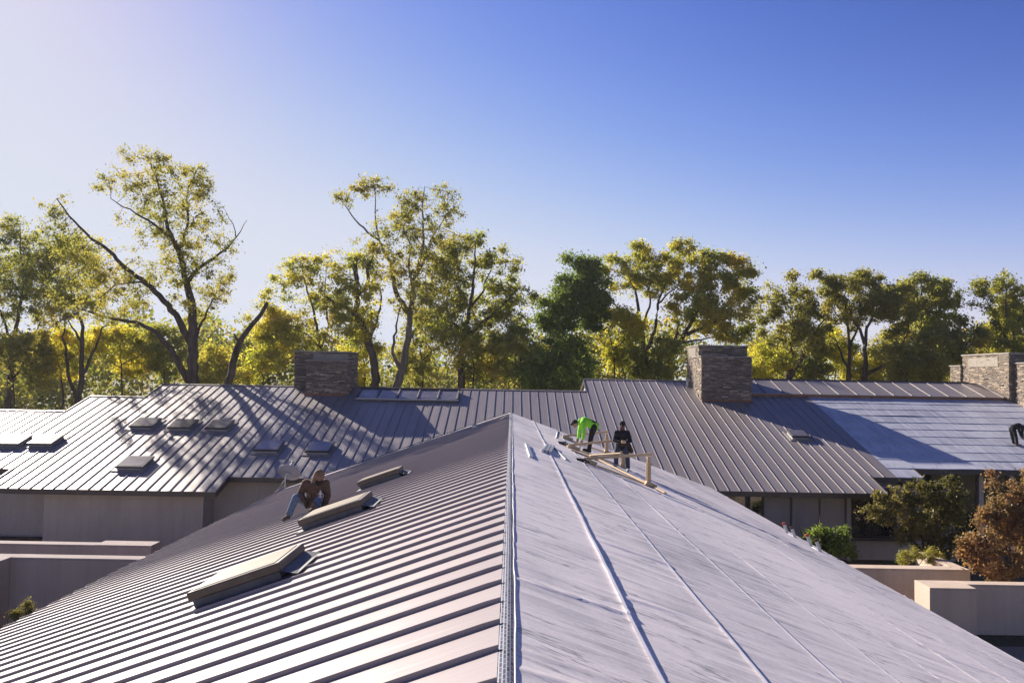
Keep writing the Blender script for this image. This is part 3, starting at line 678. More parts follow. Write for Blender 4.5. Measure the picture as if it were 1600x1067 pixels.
# ------------------------------------------------------------------ trees
def grow(paths, blobs, Y, seed, natt, step, kill, infl=7.0, iters=70):
    """paths: list of (parent_path or None, [(px,py,dy,r)...]); returns nodes, parents, spec radius"""
    r = np.random.default_rng(seed)
    P = []; PA = []; RS = []; first = []
    for par, pts in paths:
        w = [at(p[0], p[1], Y+p[2]) for p in pts]
        prev = -1
        if par is not None:
            d0 = [(Vector(P[i])-w[0]).length for i in range(*first[par])]; prev = first[par][0] + int(np.argmin(d0))
        s0 = len(P)
        for i, p in enumerate(w):
            if i == 0 and par is None: P.append(p); PA.append(-1); RS.append(pts[0][3]); prev = len(P)-1; continue
            a = Vector(P[prev]); ra = RS[prev]; n = max(1, int((p-a).length/step))
            rp = min(ra, pts[i][3]) 
            for k in range(1, n+1):
                f = k/n; q = a.lerp(p, f)
                if k < n: q = q + Vector(r.normal(0, 0.05*step*2, 3))
                P.append(q); PA.append(prev); RS.append((min(ra, pts[0][3]) if (i <= 1 and par is not None) else ra)*(1-f)+rp*f); prev = len(P)-1
        first.append((s0, len(P)))
    # attractors
    nb2 = []
    for b_ in blobs:
        b_ = tuple(b_) + (0, 1.0)[len(b_)-4:]
        for _ in range(5):
            k_ = r.uniform(0.38, 0.62); v_ = r.normal(size=3); v_ /= np.linalg.norm(v_); v_ *= r.uniform(0.45, 0.85)
            nb2.append((b_[0]+v_[0]*b_[2], b_[1]+v_[1]*b_[3], b_[2]*k_, b_[3]*k_, b_[4]+v_[2]*(b_[2]+b_[3])/2*Y/F*0.8, b_[5]))
    blobs = nb2
    A = []
    vol = np.array([b[2]*b[3] for b in blobs], float); dens = np.array([b[5] if len(b) > 5 else 1.0 for b in blobs]); pr = vol*dens; pr /= pr.sum()
    for b_, cnt in zip(blobs, np.round(pr*natt).astype(int)):
        c = at(b_[0], b_[1], Y+(b_[4] if len(b_) > 4 else 0)); sx = b_[2]*Y/F; sz = b_[3]*Y/F; sy = (sx+sz)/2*0.62
        v = r.normal(size=(max(cnt, 3), 3)); v /= np.linalg.norm(v, axis=1)[:, None]; v *= (r.random((len(v), 1))**0.45)*(1+0.20*np.abs(r.normal(size=(len(v), 1))))
        A.append(np.array(c) + v*[sx, sy, sz])
    A = np.concatenate(A)
    Pn = np.array([tuple(p) for p in P]); PA = list(PA); RS = list(RS)
    def near(Q, base, nd, ni):
        for s in range(0, len(Q), 256):
            q = Q[s:s+256]; D = np.linalg.norm(A[:, None]-q[None], axis=2); j = D.argmin(1); d = D[np.arange(len(A)), j]
            m_ = d < nd; nd[m_] = d[m_]; ni[m_] = base+s+j[m_]
    nd = np.full(len(A), 1e9); ni = np.zeros(len(A), int); near(Pn, 0, nd, ni); nodes = [Pn]; tot = len(Pn); allP = Pn
    for it in range(iters):
        act = (nd < infl) & (nd > kill)
        if not act.any(): break
        ids = ni[act]; dv = A[act]-allP[ids]; dv /= np.linalg.norm(dv, axis=1)[:, None]
        u, inv = np.unique(ids, return_inverse=True); acc = np.zeros((len(u), 3)); np.add.at(acc, inv, dv)
        acc += r.normal(0, 0.25, acc.shape); acc[:, 2] += 0.05
        acc /= np.maximum(np.linalg.norm(acc, axis=1)[:, None], 1e-6)
        Q = allP[u] + acc*step
        PA += list(u); RS += [0]*len(u); base = len(allP); allP = np.concatenate([allP, Q])
        near(Q, base, nd, ni)
        gone = nd < kill
        A = A[~gone]; nd = nd[~gone]; ni = ni[~gone]
        if len(A) == 0 or len(allP) > 7500: break
    return allP, np.array(PA), np.array(RS), len(Pn)
def wood_mesh(name, P, PA, RS, tip, expo, rmin=0.0):
    n = len(P); kids = np.zeros(n, int); R = np.zeros(n)
    np.add.at(kids, PA[PA >= 0], 1)
    acc = np.zeros(n)
    for i in range(n-1, -1, -1):
        R[i] = tip if kids[i] == 0 else acc[i]**(1/expo)
        if PA[i] >= 0: acc[PA[i]] += R[i]**expo
    R0 = R.copy()
    R = np.where(RS > 0, RS, np.minimum(R, 0.12))
    for i in range(n):                     # grown wood never thicker than its parent
        if PA[i] >= 0 and RS[i] == 0: R[i] = min(R[i], R[PA[i]]*0.85)
    main = np.full(n, -1)
    for i in range(n):
        p = PA[i]
        if p >= 0 and (main[p] < 0 or R[i] > R[main[p]]): main[p] = i
    V = []; Q = []; ringof = {}
    def ring(c, d, r, k):
        d = d/(np.linalg.norm(d)+1e-9); a = np.cross(d, (0.13, 0.2, 0.97)); a /= (np.linalg.norm(a)+1e-9); b_ = np.cross(d, a)
        an = np.arange(k)*2*math.pi/k; s = len(V)
        for t_ in an: V.append(c + (a*math.cos(t_)+b_*math.sin(t_))*r)
        return s
    for i in range(n):
        p = PA[i]
        if p < 0: continue
        k = 9 if R[i] > 0.09 else 5 if R[i] > 0.03 else 3
        d = P[i]-P[p]
        if main[p] == i and p in ringof and ringof[p][1] == k: s0 = ringof[p][0]
        else: s0 = ring(P[p]-d*0.02, d, R[p] if (main[p] == i and R[p] < R[i]*1.6) else R[i]*1.15, k)
        d2 = d if main[i] < 0 else (P[main[i]]-P[p])
        s1 = ring(P[i], d2, R[i], k); ringof[i] = (s1, k)
        for j in range(k): Q.append((s0+j, s0+(j+1) % k, s1+(j+1) % k, s1+j))
    me = bpy.data.meshes.new(name); set_quads(me, np.array(V), np.array(Q)); return me, R, kids
def leaf_mesh(name, C, size, seed, flat=0.35, aspect=0.6):
    r = np.random.default_rng(seed); n = len(C)
    s = size*np.exp(r.normal(0, 0.28, n))[:, None]
    u = r.normal(size=(n, 3)); u /= np.linalg.norm(u, axis=1)[:, None]
    w = r.normal(size=(n, 3)); w[:, 2] += flat*2
    v = np.cross(w, u); v /= np.linalg.norm(v, axis=1)[:, None]; nn = np.cross(u, v)
    V = np.empty((n, 4, 3)); V[:, 0] = C - u*s*0.5; V[:, 1] = C + v*s*0.5*aspect + nn*s*0.10; V[:, 2] = C + u*s*0.5; V[:, 3] = C - v*s*0.5*aspect + nn*s*0.10
    me = bpy.data.meshes.new(name); set_quads(me, V.reshape(-1, 3), np.arange(4*n).reshape(n, 4), False); return me
def scatter(C, per, sig, seed):
    r = np.random.default_rng(seed); n = len(C)
    cl = np.repeat(C, per, 0); off = r.normal(size=cl.shape); off *= (sig*r.random((len(cl), 1))**0.4)
    off[:, 2] *= 0.75
    return cl + off
DS = 1.36; LN = 1.7; LS = 0.76
def tree(name, label, cat, Y, paths, blobs, leaf, natt=900, leaves=16000, lsize=0.24, step=0.55, kill=0.8, seed=1, group=None, bark='bark', sig=0.42, parts=('trunk', 'crown'), flat=0.35, tip=0.011, ds=1.0):
    Y *= ds; step *= ds; kill *= ds; sig *= ds; lsize *= ds; tip *= ds
    paths = [(p_, [(a_, b_, c_*ds, r_*ds) for a_, b_, c_, r_ in q_]) for p_, q_ in paths]
    blobs = [(*b_[:4], (b_[4] if len(b_) > 4 else 0)*ds, *(b_[5:])) for b_ in blobs]
    if name in ('oak_tree', 'shade_tree', 'snag_tree', 'sapling'):
        xa = min(b_[0]-b_[2]*0.8 for b_ in blobs); xb = max(b_[0]+b_[2]*0.8 for b_ in blobs); ya = min(b_[1]-b_[3]*0.6 for b_ in blobs); yb = max(b_[1]+b_[3]*0.9 for b_ in blobs)
        blobs = blobs + [((xa+xb)/2, (ya*0.45+yb*0.55), (xb-xa)/2*0.85, (yb-ya)/2*0.85, 0, 0.16)]
        natt = int(natt*1.5); kill *= 0.78; step *= 0.82; sig *= 0.84
        if ds > 1: blobs = [(b_[0], b_[1]+b_[3]*0.1, b_[2]*1.12, b_[3]*1.08, *b_[4:]) for b_ in blobs]; tip *= 1.0
    P, PA, RS, n0 = grow(paths, blobs, Y, seed, natt, step, kill)
    root = empty(name, (P[0][0], P[0][1], 0), 0, label, cat, group)
    # carry the trunk to the ground
    if P[0][2] > 0.05:
        nd = max(2, int(P[0][2]/1.5)); b0 = np.array([P[0][0], P[0][1], -0.1]); 
        ext = np.array([b0 + (P[0]-b0)*k/nd for k in range(nd)]); 
        P = np.concatenate([ext, P]); PA = np.concatenate([np.arange(nd)-1, PA+nd]); PA[nd] = nd-1
        RS = np.concatenate([RS[0]*np.linspace(1.3, 1.0, nd), RS])
        n0 += nd
    me, R, kids = wood_mesh(parts[0], P, PA, RS, tip, 2.25)
    wp(link(parts[0], me, M[bark]), root)
    tips = np.where((np.arange(len(P)) >= n0) & (R < 0.045))[0]
    if len(tips) and leaves:
        r = np.random.default_rng(seed+5)
        # clumps: some twigs are bare, some carry dense tufts
        wgt = r.random(len(tips))**2.0 * np.where(kids[tips] == 0, 2.0, 0.7); wgt /= wgt.sum()
        cnt = r.multinomial(int(leaves*(LN if ds == 1 else 1.4)), wgt); C = np.repeat(P[tips], cnt, 0)
        off = r.normal(size=C.shape); off *= sig*r.random((len(C), 1))**0.5; off[:, 2] *= 0.8
        wp(link(parts[1], leaf_mesh(parts[1], C+off, lsize*LS, seed+9, flat), M[leaf]), root)
    return root
def c1(x, y): return (x/2.54, 220+y/2.54)
def c2(x, y): return (400+x/2.809, 260+y/2.809)
def c3(x, y): return (780+x/3.557, 340+y/3.557)
def c4(x, y): return (1150+x/3.5556, 400+y/3.5556)
def path(f, pts, r0_, r1_, dy=0.0):
    n = len(pts)
    return [(*f(*p), dy*i/max(1, n-1), r0_ + (r1_-r0_)*(i/max(1, n-1))**0.8) for i, p in enumerate(pts)]
def bl(f, k, lst): return [(*f(b[0], b[1]), b[2]/k, b[3]/k, *(b[4:])) for b in lst]
BG = 'trees behind the house'
# big spreading tree at left
tree('shade_tree', 'tallest spreading tree at left with long bare limbs reaching left', 'tree', 55, [
    (None, path(c1, [(765, 1000), (765, 780), (760, 640), (740, 560), (710, 440), (665, 345), (645, 230), (600, 90)], 0.42, 0.04)),
    (0, path(c1, [(755, 800), (700, 690), (600, 580), (520, 520), (430, 435), (350, 375), (275, 300), (225, 230)], 0.27, 0.035, -2)),
    (0, path(c1, [(745, 950), (680, 830), (620, 760), (540, 720), (430, 700), (330, 670), (200, 740)], 0.26, 0.035, 1.5)),
    (0, path(c1, [(745, 560), (790, 505), (850, 465), (905, 425), (940, 380), (980, 315)], 0.17, 0.02, 1)),
    (0, path(c1, [(712, 440), (745, 330), (745, 210), (790, 90)], 0.15, 0.03, 1.5)),
    (0, path(c1, [(690, 395), (610, 330), (540, 290), (440, 230)], 0.13, 0.03, -1.5)),
    (1, path(c1, [(610, 590), (560, 560), (460, 570), (390, 630)], 0.12, 0.03, -2)),
    (0, path(c1, [(770, 800), (800, 720), (840, 640), (870, 560)], 0.13, 0.03, 1.5)),
    (3, path(c1, [(935, 385), (925, 330), (890, 270)], 0.05, 0.015, 0.5))],
    bl(c1, 2.54, [(590, 130, 210, 95, 0), (760, 180, 70, 110, 1), (270, 330, 115, 100, -1.5), (640, 280, 160, 90), (650, 430, 150, 100, 1), (850, 580, 75, 120, 1, 0.8), (840, 330, 80, 60, 1, 0.5), (220, 240, 65, 55, -1.5, 0.8), (450, 540, 150, 90, -1), (320, 450, 130, 90, -1), (430, 650, 150, 70, 1), (430, 160, 60, 60, -1)]),
    'leaf_mix', natt=2100, leaves=19000, lsize=0.19, step=0.5, kill=0.6, seed=21, sig=0.36, group=BG)
# far left trees
tree('oak_tree', 'leafy tree with slim forked trunk at the far left edge', 'tree', 58, [
    (None, path(c1, [(35, 1060), (40, 900), (60, 760), (85, 620), (90, 480), (80, 340)], 0.24, 0.03)),
    (0, path(c1, [(45, 960), (95, 880), (120, 790), (170, 700), (215, 640)], 0.14, 0.02, 1)),
    (0, path(c1, [(50, 850), (10, 700), (-40, 600)], 0.13, 0.02, -1))],
    bl(c1, 2.54, [(70, 360, 95, 75), (20, 520, 120, 110, 1), (130, 470, 90, 90, -1), (60, 640, 130, 80), (150, 420, 80, 80, 1), (-60, 500, 90, 150)]), 'leaf_olive', natt=1300, leaves=15000, seed=22, lsize=0.21, group=BG, ds=DS)
tree('oak_tree', 'forked golden tree between the far left tree and the tallest one', 'tree', 57, [
    (None, path(c1, [(300, 1075), (320, 980), (325, 850), (330, 740), (290, 620), (270, 520)], 0.27, 0.04)),
    (0, path(c1, [(305, 1020), (270, 920), (255, 800), (258, 700), (262, 590)], 0.15, 0.03, 1)),
    (0, path(c1, [(325, 930), (380, 820), (405, 740), (480, 720)], 0.13, 0.03, -1)),
    (0, path(c1, [(325, 800), (285, 740), (265, 700)], 0.1, 0.03, 1))],
    bl(c1, 2.54, [(240, 440, 120, 90), (170, 520, 90, 100, 1), (300, 560, 130, 100, -1), (210, 650, 110, 70), (330, 470, 70, 70)]), 'leaf_gold', natt=1100, leaves=13000, seed=23, lsize=0.21, group=BG, ds=DS)
# broken trunk
P_ = path(c1, [(905, 960), (925, 880), (950, 800), (965, 775), (1000, 730), (1035, 690), (1062, 640)], 0.30, 0.13)
tree('broken_tree', 'leaning broken bare trunk right of the tallest tree', 'tree', 56, [(None, P_), (0, path(c1, [(950, 800), (935, 780), (930, 765)], 0.13, 0.06))],
     bl(c1, 2.54, [(985, 700, 50, 25)]), 'leaf_gold', natt=24, leaves=120, lsize=0.2, seed=24, group=BG, tip=0.009)
# yellow tree behind left chimney
tree('oak_tree', 'yellowing slender tree rising behind the left chimney', 'tree', 60, [
    (None, path(c2, [(285, 900), (275, 780), (255, 640), (220, 520), (190, 420)], 0.17, 0.03)),
    (0, path(c2, [(280, 800), (230, 740), (160, 715), (110, 700)], 0.08, 0.02, 1)),
    (0, path(c2, [(280, 820), (320, 700), (300, 560), (310, 430)], 0.10, 0.02, -1))],
    bl(c2, 2.809, [(190, 440, 95, 75), (140, 520, 90, 70), (220, 600, 110, 80), (80, 690, 80, 60), (320, 430, 70, 60), (330, 560, 70, 80), (100, 780, 80, 50)]), 'leaf_gold', natt=1000, leaves=10500, seed=25, lsize=0.23, group=BG, ds=DS)
# snag with leafy sleeves
tree('snag_tree', 'thick tree with sawn off upright stubs left of the tall twin-crowned tree', 'tree', 58, [
    (None, path(c2, [(530, 990), (515, 850), (490, 740), (445, 660), (440, 560), (435, 440), (438, 400)], 0.34, 0.15)),
    (0, path(c2, [(445, 655), (400, 620), (345, 600), (310, 570)], 0.18, 0.06, -1)),
    (0, path(c2, [(440, 570), (490, 520), (490, 440), (470, 390)], 0.17, 0.10, 1)),
    (2, path(c2, [(490, 450), (505, 420), (514, 390)], 0.10, 0.07, 1)),
    (0, path(c2, [(500, 760), (530, 680), (548, 600), (545, 520)], 0.15, 0.05, 1.5))],
    bl(c2, 2.809, [(420, 420, 50, 60), (430, 520, 60, 60), (340, 540, 60, 60), (540, 480, 50, 60, 1), (380, 470, 50, 60), (480, 640, 60, 70), (400, 720, 90, 60)]), 'leaf_gold', natt=800, leaves=8500, seed=26, lsize=0.22, group=BG, ds=DS)
# tall twin-crowned tree
tree('shade_tree', 'tall twin-crowned tree with open branching above the five-pane skylight', 'tree', 60, [
    (None, path(c2, [(615, 970), (650, 870), (668, 760), (675, 650), (690, 560), (690, 500), (715, 430), (735, 330), (730, 200), (740, 90)], 0.36, 0.035)),
    (0, path(c2, [(665, 640), (625, 580), (605, 500), (590, 420), (560, 370), (535, 320), (490, 290), (440, 240), (390, 170), (360, 130)], 0.24, 0.02, 1)),
    (1, path(c2, [(540, 330), (525, 240), (525, 150), (515, 60)], 0.09, 0.02, -1)),
    (0, path(c2, [(685, 520), (670, 440), (680, 350), (640, 250), (640, 150)], 0.13, 0.02, -1)),
    (0, path(c2, [(705, 480), (740, 400), (780, 300), (820, 240), (870, 180)], 0.14, 0.03, 1)),
    (0, path(c2, [(640, 900), (600, 820), (615, 700), (632, 620)], 0.18, 0.04, -1))],
    bl(c2, 2.809, [(740, 120, 95, 55), (840, 190, 65, 80), (690, 150, 60, 50), (530, 90, 65, 50), (400, 125, 50, 40), (720, 260, 100, 60), (545, 280, 35, 30), (640, 240, 60, 50), (830, 300, 80, 60), (640, 400, 60, 60), (700, 600, 80, 70), (600, 470, 50, 70)]), 'leaf_mix', natt=1700, leaves=15500, seed=27, lsize=0.21, step=0.5, kill=0.6, sig=0.36, bark='barkpale', group=BG, ds=DS)
tree('oak_tree', 'dense green tree with a limb leaning right beside the tall twin-crowned tree', 'tree', 61, [
    (None, path(c2, [(905, 1000), (900, 850), (905, 760), (925, 690), (950, 560), (960, 440), (965, 330)], 0.34, 0.05)),
    (0, path(c2, [(910, 760), (1000, 680), (1060, 630), (1110, 580), (1160, 530)], 0.22, 0.03, -1)),
    (0, path(c2, [(915, 740), (860, 680), (820, 580), (830, 450)], 0.15, 0.03, 1)),
    (0, path(c2, [(940, 620), (990, 560), (1030, 460), (1040, 370)], 0.13, 0.02, 1))],
    bl(c2, 2.809, [(960, 360, 85, 70), (1030, 420, 60, 80), (870, 420, 90, 100), (960, 520, 120, 80), (1110, 560, 90, 70), (1170, 590, 50, 40), (820, 560, 90, 80), (1040, 660, 90, 60), (820, 690, 100, 80), (940, 660, 90, 80)]), 'leaf_olive', natt=1700, leaves=21000, seed=28, lsize=0.24, sig=0.45, group=BG, ds=DS)
# dark tree
tree('oak_tree', 'dark green narrow tree right of centre', 'tree', 62, [
    (None, path(c3, [(310, 800), (320, 700), (370, 600), (410, 520), (430, 400), (430, 240)], 0.32, 0.05)),
    (0, path(c3, [(330, 720), (350, 620), (330, 500), (300, 430)], 0.15, 0.03, 1)),
    (0, path(c3, [(390, 560), (470, 520), (540, 440), (560, 340)], 0.14, 0.03, -1))],
    bl(c3, 3.557, [(430, 250, 100, 65), (480, 330, 110, 90), (430, 420, 110, 90), (300, 470, 65, 60), (540, 450, 70, 90), (330, 330, 45, 40), (370, 540, 110, 70), (520, 540, 80, 60), (250, 560, 70, 40)]), 'leaf_green', natt=1500, leaves=23000, seed=29, lsize=0.26, sig=0.5, group=BG, ds=DS)
tree('oak_tree', 'broad golden-topped tree left of the middle chimney', 'tree', 63, [
    (None, path(c3, [(790, 900), (800, 700), (790, 590), (770, 480), (755, 400), (720, 330)], 0.28, 0.04)),
    (0, path(c3, [(810, 740), (750, 600), (690, 540), (640, 480), (610, 430)], 0.17, 0.04, -1)),
    (0, path(c3, [(830, 720), (870, 600), (890, 450), (930, 350), (1000, 290)], 0.19, 0.03, 1)),
    (2, path(c3, [(880, 480), (940, 420), (1000, 380), (1070, 340)], 0.09, 0.02, 1)),
    (0, path(c3, [(795, 620), (840, 470), (830, 390), (860, 300)], 0.12, 0.02, -1))],
    bl(c3, 3.557, [(800, 210, 100, 60), (900, 220, 80, 60), (1020, 150, 70, 55), (1000, 250, 80, 60), (720, 290, 80, 60), (640, 270, 70, 50, 0, 0.4), (860, 330, 80, 50), (760, 380, 80, 60, 0, 0.7), (640, 370, 60, 60, 0, 0.4), (960, 360, 90, 60)]), 'leaf_gold', natt=1400, leaves=15000, seed=30, lsize=0.23, sig=0.4, group=BG, ds=DS)
tree('oak_tree', 'rounded gold and green tree directly behind the middle chimney', 'tree', 60.5, [
    (None, path(c3, [(930, 900), (950, 770), (1020, 670), (1080, 560), (1130, 450), (1180, 300)], 0.30, 0.04)),
    (0, path(c3, [(960, 760), (990, 640), (985, 500), (990, 420)], 0.18, 0.03, 1)),
    (0, path(c3, [(1040, 650), (1150, 600), (1240, 560), (1310, 470)], 0.16, 0.03, -1)),
    (0, path(c3, [(990, 700), (1120, 680), (1250, 640)], 0.12, 0.03, 1))],
    bl(c3, 3.557, [(1190, 210, 90, 65), (1140, 270, 80, 70), (1300, 270, 90, 80), (1200, 370, 120, 80), (1320, 420, 85, 90), (1090, 450, 100, 90), (1240, 520, 120, 80), (1340, 550, 65, 60), (1010, 560, 90, 80), (1150, 620, 120, 60), (1310, 640, 90, 40)]), 'leaf_gold', natt=1700, leaves=21000, seed=31, lsize=0.25, sig=0.45, group=BG, ds=DS)
# right group
tree('oak_tree', 'tree with a trunk leaning right, first to the right of the middle chimney', 'tree', 64, [
    (None, path(c4, [(285, 720), (310, 640), (370, 560), (430, 460), (460, 390), (520, 330)], 0.26, 0.04)),
    (0, path(c4, [(285, 700), (290, 590), (275, 470), (250, 350)], 0.17, 0.03, 1)),
    (0, path(c4, [(330, 620), (300, 500), (320, 400), (360, 280)], 0.12, 0.03, -1))],
    bl(c4, 3.5556, [(330, 200, 90, 65), (240, 260, 90, 70), (190, 340, 80, 70), (300, 340, 100, 80), (420, 250, 80, 80), (230, 430, 110, 60), (390, 390, 80, 60), (460, 130, 60, 50), (170, 540, 80, 60)]), 'leaf_mix', natt=1400, leaves=16000, seed=32, lsize=0.25, sig=0.42, group=BG, ds=DS)
tree('oak_tree', 'many-stemmed tree in the middle of the right-hand group', 'tree', 64.5, [
    (None, path(c4, [(620, 720), (630, 600), (625, 470), (615, 350), (600, 230), (610, 130)], 0.22, 0.03)),
    (0, path(c4, [(625, 620), (590, 560), (560, 470), (490, 420)], 0.14, 0.03, 1)),
    (0, path(c4, [(630, 500), (665, 430), (700, 330), (760, 220)], 0.12, 0.03, -1)),
    (0, path(c4, [(618, 380), (560, 330), (520, 250)], 0.09, 0.02, -1))],
    bl(c4, 3.5556, [(600, 150, 90, 60), (700, 170, 80, 70), (540, 220, 70, 70), (640, 270, 90, 50, 0, 0.6), (770, 170, 60, 50), (540, 360, 60, 50, 0, 0.5), (700, 290, 60, 50, 0, 0.7)]), 'leaf_mix', natt=1200, leaves=12000, seed=33, lsize=0.24, sig=0.4, group=BG, ds=DS)
tree('oak_tree', 'dark-trunked tree left of the right edge chimney, its limbs spreading both ways', 'tree', 63, [
    (None, path(c4, [(710, 720), (720, 600), (715, 490), (690, 410), (650, 350), (620, 280)], 0.27, 0.03)),
    (0, path(c4, [(718, 500), (725, 400), (760, 340), (830, 280), (870, 180)], 0.16, 0.03, 1)),
    (0, path(c4, [(730, 650), (800, 620), (880, 570), (930, 480), (960, 380)], 0.17, 0.03, -1)),
    (2, path(c4, [(850, 590), (880, 490), (910, 420), (890, 330)], 0.08, 0.02, 1))],
    bl(c4, 3.5556, [(880, 220, 90, 60), (830, 270, 70, 60), (960, 270, 80, 70), (780, 320, 60, 50, 0, 0.6), (920, 380, 80, 60, 0, 0.7), (650, 330, 60, 50, 0, 0.6)]), 'leaf_mix', natt=1100, leaves=11000, seed=34, lsize=0.24, sig=0.4, group=BG, ds=DS)
tree('oak_tree', 'round-headed tree with a reddish patch right of the many-stemmed tree', 'tree', 67, [
    (None, path(c4, [(1010, 720), (1020, 560), (1030, 400), (1040, 250), (1030, 150)], 0.25, 0.04)),
    (0, path(c4, [(1020, 560), (1090, 450), (1130, 330), (1140, 220)], 0.15, 0.03, 1)),
    (0, path(c4, [(1020, 540), (960, 430), (940, 300)], 0.13, 0.03, -1))],
    bl(c4, 3.5556, [(1030, 150, 100, 55), (1110, 190, 80, 65), (960, 180, 70, 60), (1050, 260, 120, 70), (1160, 270, 60, 60), (1080, 370, 120, 70), (1210, 220, 50, 40, 0, 0.6)]), 'leaf_olive', natt=1200, leaves=14500, seed=35, lsize=0.25, sig=0.42, group=BG, ds=DS)
tree('oak_tree', 'low spreading green tree just left of the right edge chimney', 'tree', 60, [
    (None, path(c4, [(1130, 740), (1140, 640), (1170, 560), (1190, 450)], 0.22, 0.04)),
    (0, path(c4, [(1140, 640), (1060, 580), (1000, 500)], 0.12, 0.03, 1)),
    (0, path(c4, [(1150, 620), (1240, 540), (1310, 450)], 0.13, 0.03, -1))],
    bl(c4, 3.5556, [(1080, 450, 110, 65), (1200, 400, 110, 70), (1320, 440, 90, 70), (1180, 530, 150, 70), (1000, 560, 110, 60), (1340, 540, 100, 50), (1080, 650, 120, 50)]), 'leaf_mix', natt=1300, leaves=17000, seed=36, lsize=0.24, sig=0.45, group=BG, ds=DS)
tree('oak_tree', 'open-crowned tree above the right edge chimney', 'tree', 64, [
    (None, path(c4, [(1545, 720), (1540, 500), (1545, 400), (1590, 330), (1620, 250)], 0.2, 0.04)),
    (0, path(c4, [(1530, 510), (1470, 400), (1420, 300), (1370, 220)], 0.13, 0.03, 1)),
    (0, path(c4, [(1545, 430), (1500, 330), (1500, 220), (1490, 130)], 0.11, 0.02, -1))],
    bl(c4, 3.5556, [(1370, 180, 80, 55), (1500, 140, 50, 50), (1580, 180, 60, 60), (1430, 260, 80, 50), (1560, 280, 70, 60), (1310, 220, 40, 40), (1660, 220, 80, 90), (1480, 400, 70, 60, 0, 0.5), (1620, 380, 70, 60), (1440, 480, 90, 50)]), 'leaf_olive', natt=1300, leaves=13500, seed=37, lsize=0.24, sig=0.4, group=BG, ds=DS)
# understorey saplings along the back of the house
US = [(20, 575, 75, 55, 'leaf_mix', 56.5, 'at the far left edge'), (95, 560, 60, 50, 'leaf_yellow', 59, 'behind the stepped left roof end'), (190, 560, 70, 50, 'leaf_yellow', 60, 'left of the tallest tree trunk'),
      (255, 545, 50, 45, 'leaf_olive', 61, 'close beside the tallest tree trunk'), (330, 575, 45, 35, 'leaf_gold', 62, 'between the tallest tree and the broken trunk'), (410, 545, 50, 55, 'leaf_yellow', 61, 'right of the broken trunk'),
      (570, 560, 45, 55, 'leaf_yellow', 62, 'just right of the left chimney'), (660, 550, 60, 60, 'leaf_mix', 63, 'behind the five-pane skylight'), (740, 560, 60, 55, 'leaf_gold', 60, 'right of the five-pane skylight'),
      (815, 560, 55, 60, 'leaf_olive', 59, 'above the peak of the front roof'), (850, 590, 50, 40, 'leaf_green', 57, 'in the dip of the ridge right of the peak'), (900, 560, 55, 50, 'leaf_green', 60, 'under the dark narrow tree'),
      (960, 535, 50, 45, 'leaf_yellow', 61, 'bright yellow between the dark tree and the golden-topped one'), (1030, 565, 55, 40, 'leaf_olive', 59, 'left of the middle chimney at roof height'), (1190, 575, 45, 40, 'leaf_yellow', 62, 'just right of the middle chimney'),
      (1265, 570, 50, 35, 'leaf_olive', 66, 'behind the leaning trunk on the right'), (1345, 575, 55, 35, 'leaf_yellow', 67, 'below the many-stemmed tree'), (1420, 570, 55, 35, 'leaf_mix', 59, 'beside the right edge chimney'), (1570, 520, 50, 40, 'leaf_yellow', 68, 'behind the right edge chimney'),
      (1225, 545, 45, 40, 'leaf_mix', 69, 'in front of the far wood right of the middle chimney'), (1305, 550, 45, 45, 'leaf_yellow', 70, 'between the leaning and the many-stemmed tree'), (1390, 545, 45, 45, 'leaf_mix', 70, 'between the dark-trunked tree and its right neighbour'), (1465, 545, 45, 45, 'leaf_yellow', 69, 'in the gap above the right end of the ridge')]
for i, (px, py, rx, ry, lf, Y, wh) in enumerate(US):
    r = random.Random(900+i)
    b0 = [(px + r.uniform(-0.5, 0.5)*rx, py + r.uniform(-0.75, 0.55)*ry, rx*r.uniform(0.4, 0.62), ry*r.uniform(0.35, 0.5), r.uniform(-1.5, 1.5)) for _ in range(6)]
    tree('sapling', ('yellow-green' if lf == 'leaf_yellow' else 'golden' if lf == 'leaf_gold' else 'dark green' if lf == 'leaf_green' else 'green') + ' understorey sapling ' + wh.replace('bright yellow ', ''), 'sapling', Y,
         [(None, [(px+r.uniform(-6, 6), 660, 0, 0.09), (px, py+ry*0.4, 0, 0.06), (px+r.uniform(-10, 10), py-ry*0.4, 0, 0.03)]), (0, [(px, py+ry*0.3, 0, 0.05), (px-rx*0.5, py-ry*0.1, 0.5, 0.02)]), (0, [(px, py+ry*0.2, 0, 0.05), (px+rx*0.5, py-ry*0.2, -0.5, 0.02)])],
         b0, lf, natt=480, leaves=7000, lsize=0.25, seed=60+i, sig=0.5, group='understorey saplings', ds=DS)
# far wood seen between the trunks
r = np.random.default_rng(77); C = []
for k in range(190):
    x = r.uniform(-115, 115); y = r.uniform(112, 140); h = r.uniform(10, 16.5) + 2.5*math.sin(x*0.09); rr = r.uniform(2.6, 5.0)
    n = 330; v = r.normal(size=(n, 3)); v /= np.linalg.norm(v, axis=1)[:, None]; v *= r.random((n, 1))**0.35
    C.append(np.array([x, y, h-rr]) + v*[rr, rr, rr*1.2]); 
    n = 130; C.append(np.stack([x+r.normal(0, 2.0, n), y+r.normal(0, 2, n), r.random(n)*(h-rr)], 1))
C = np.concatenate(C); fw_ = link('far_wood', leaf_mesh('far_wood', C, 0.75, 78), M['leaf_far']); tag(fw_, 'hazy autumn wood far behind the trees', 'wood', kind='stuff')

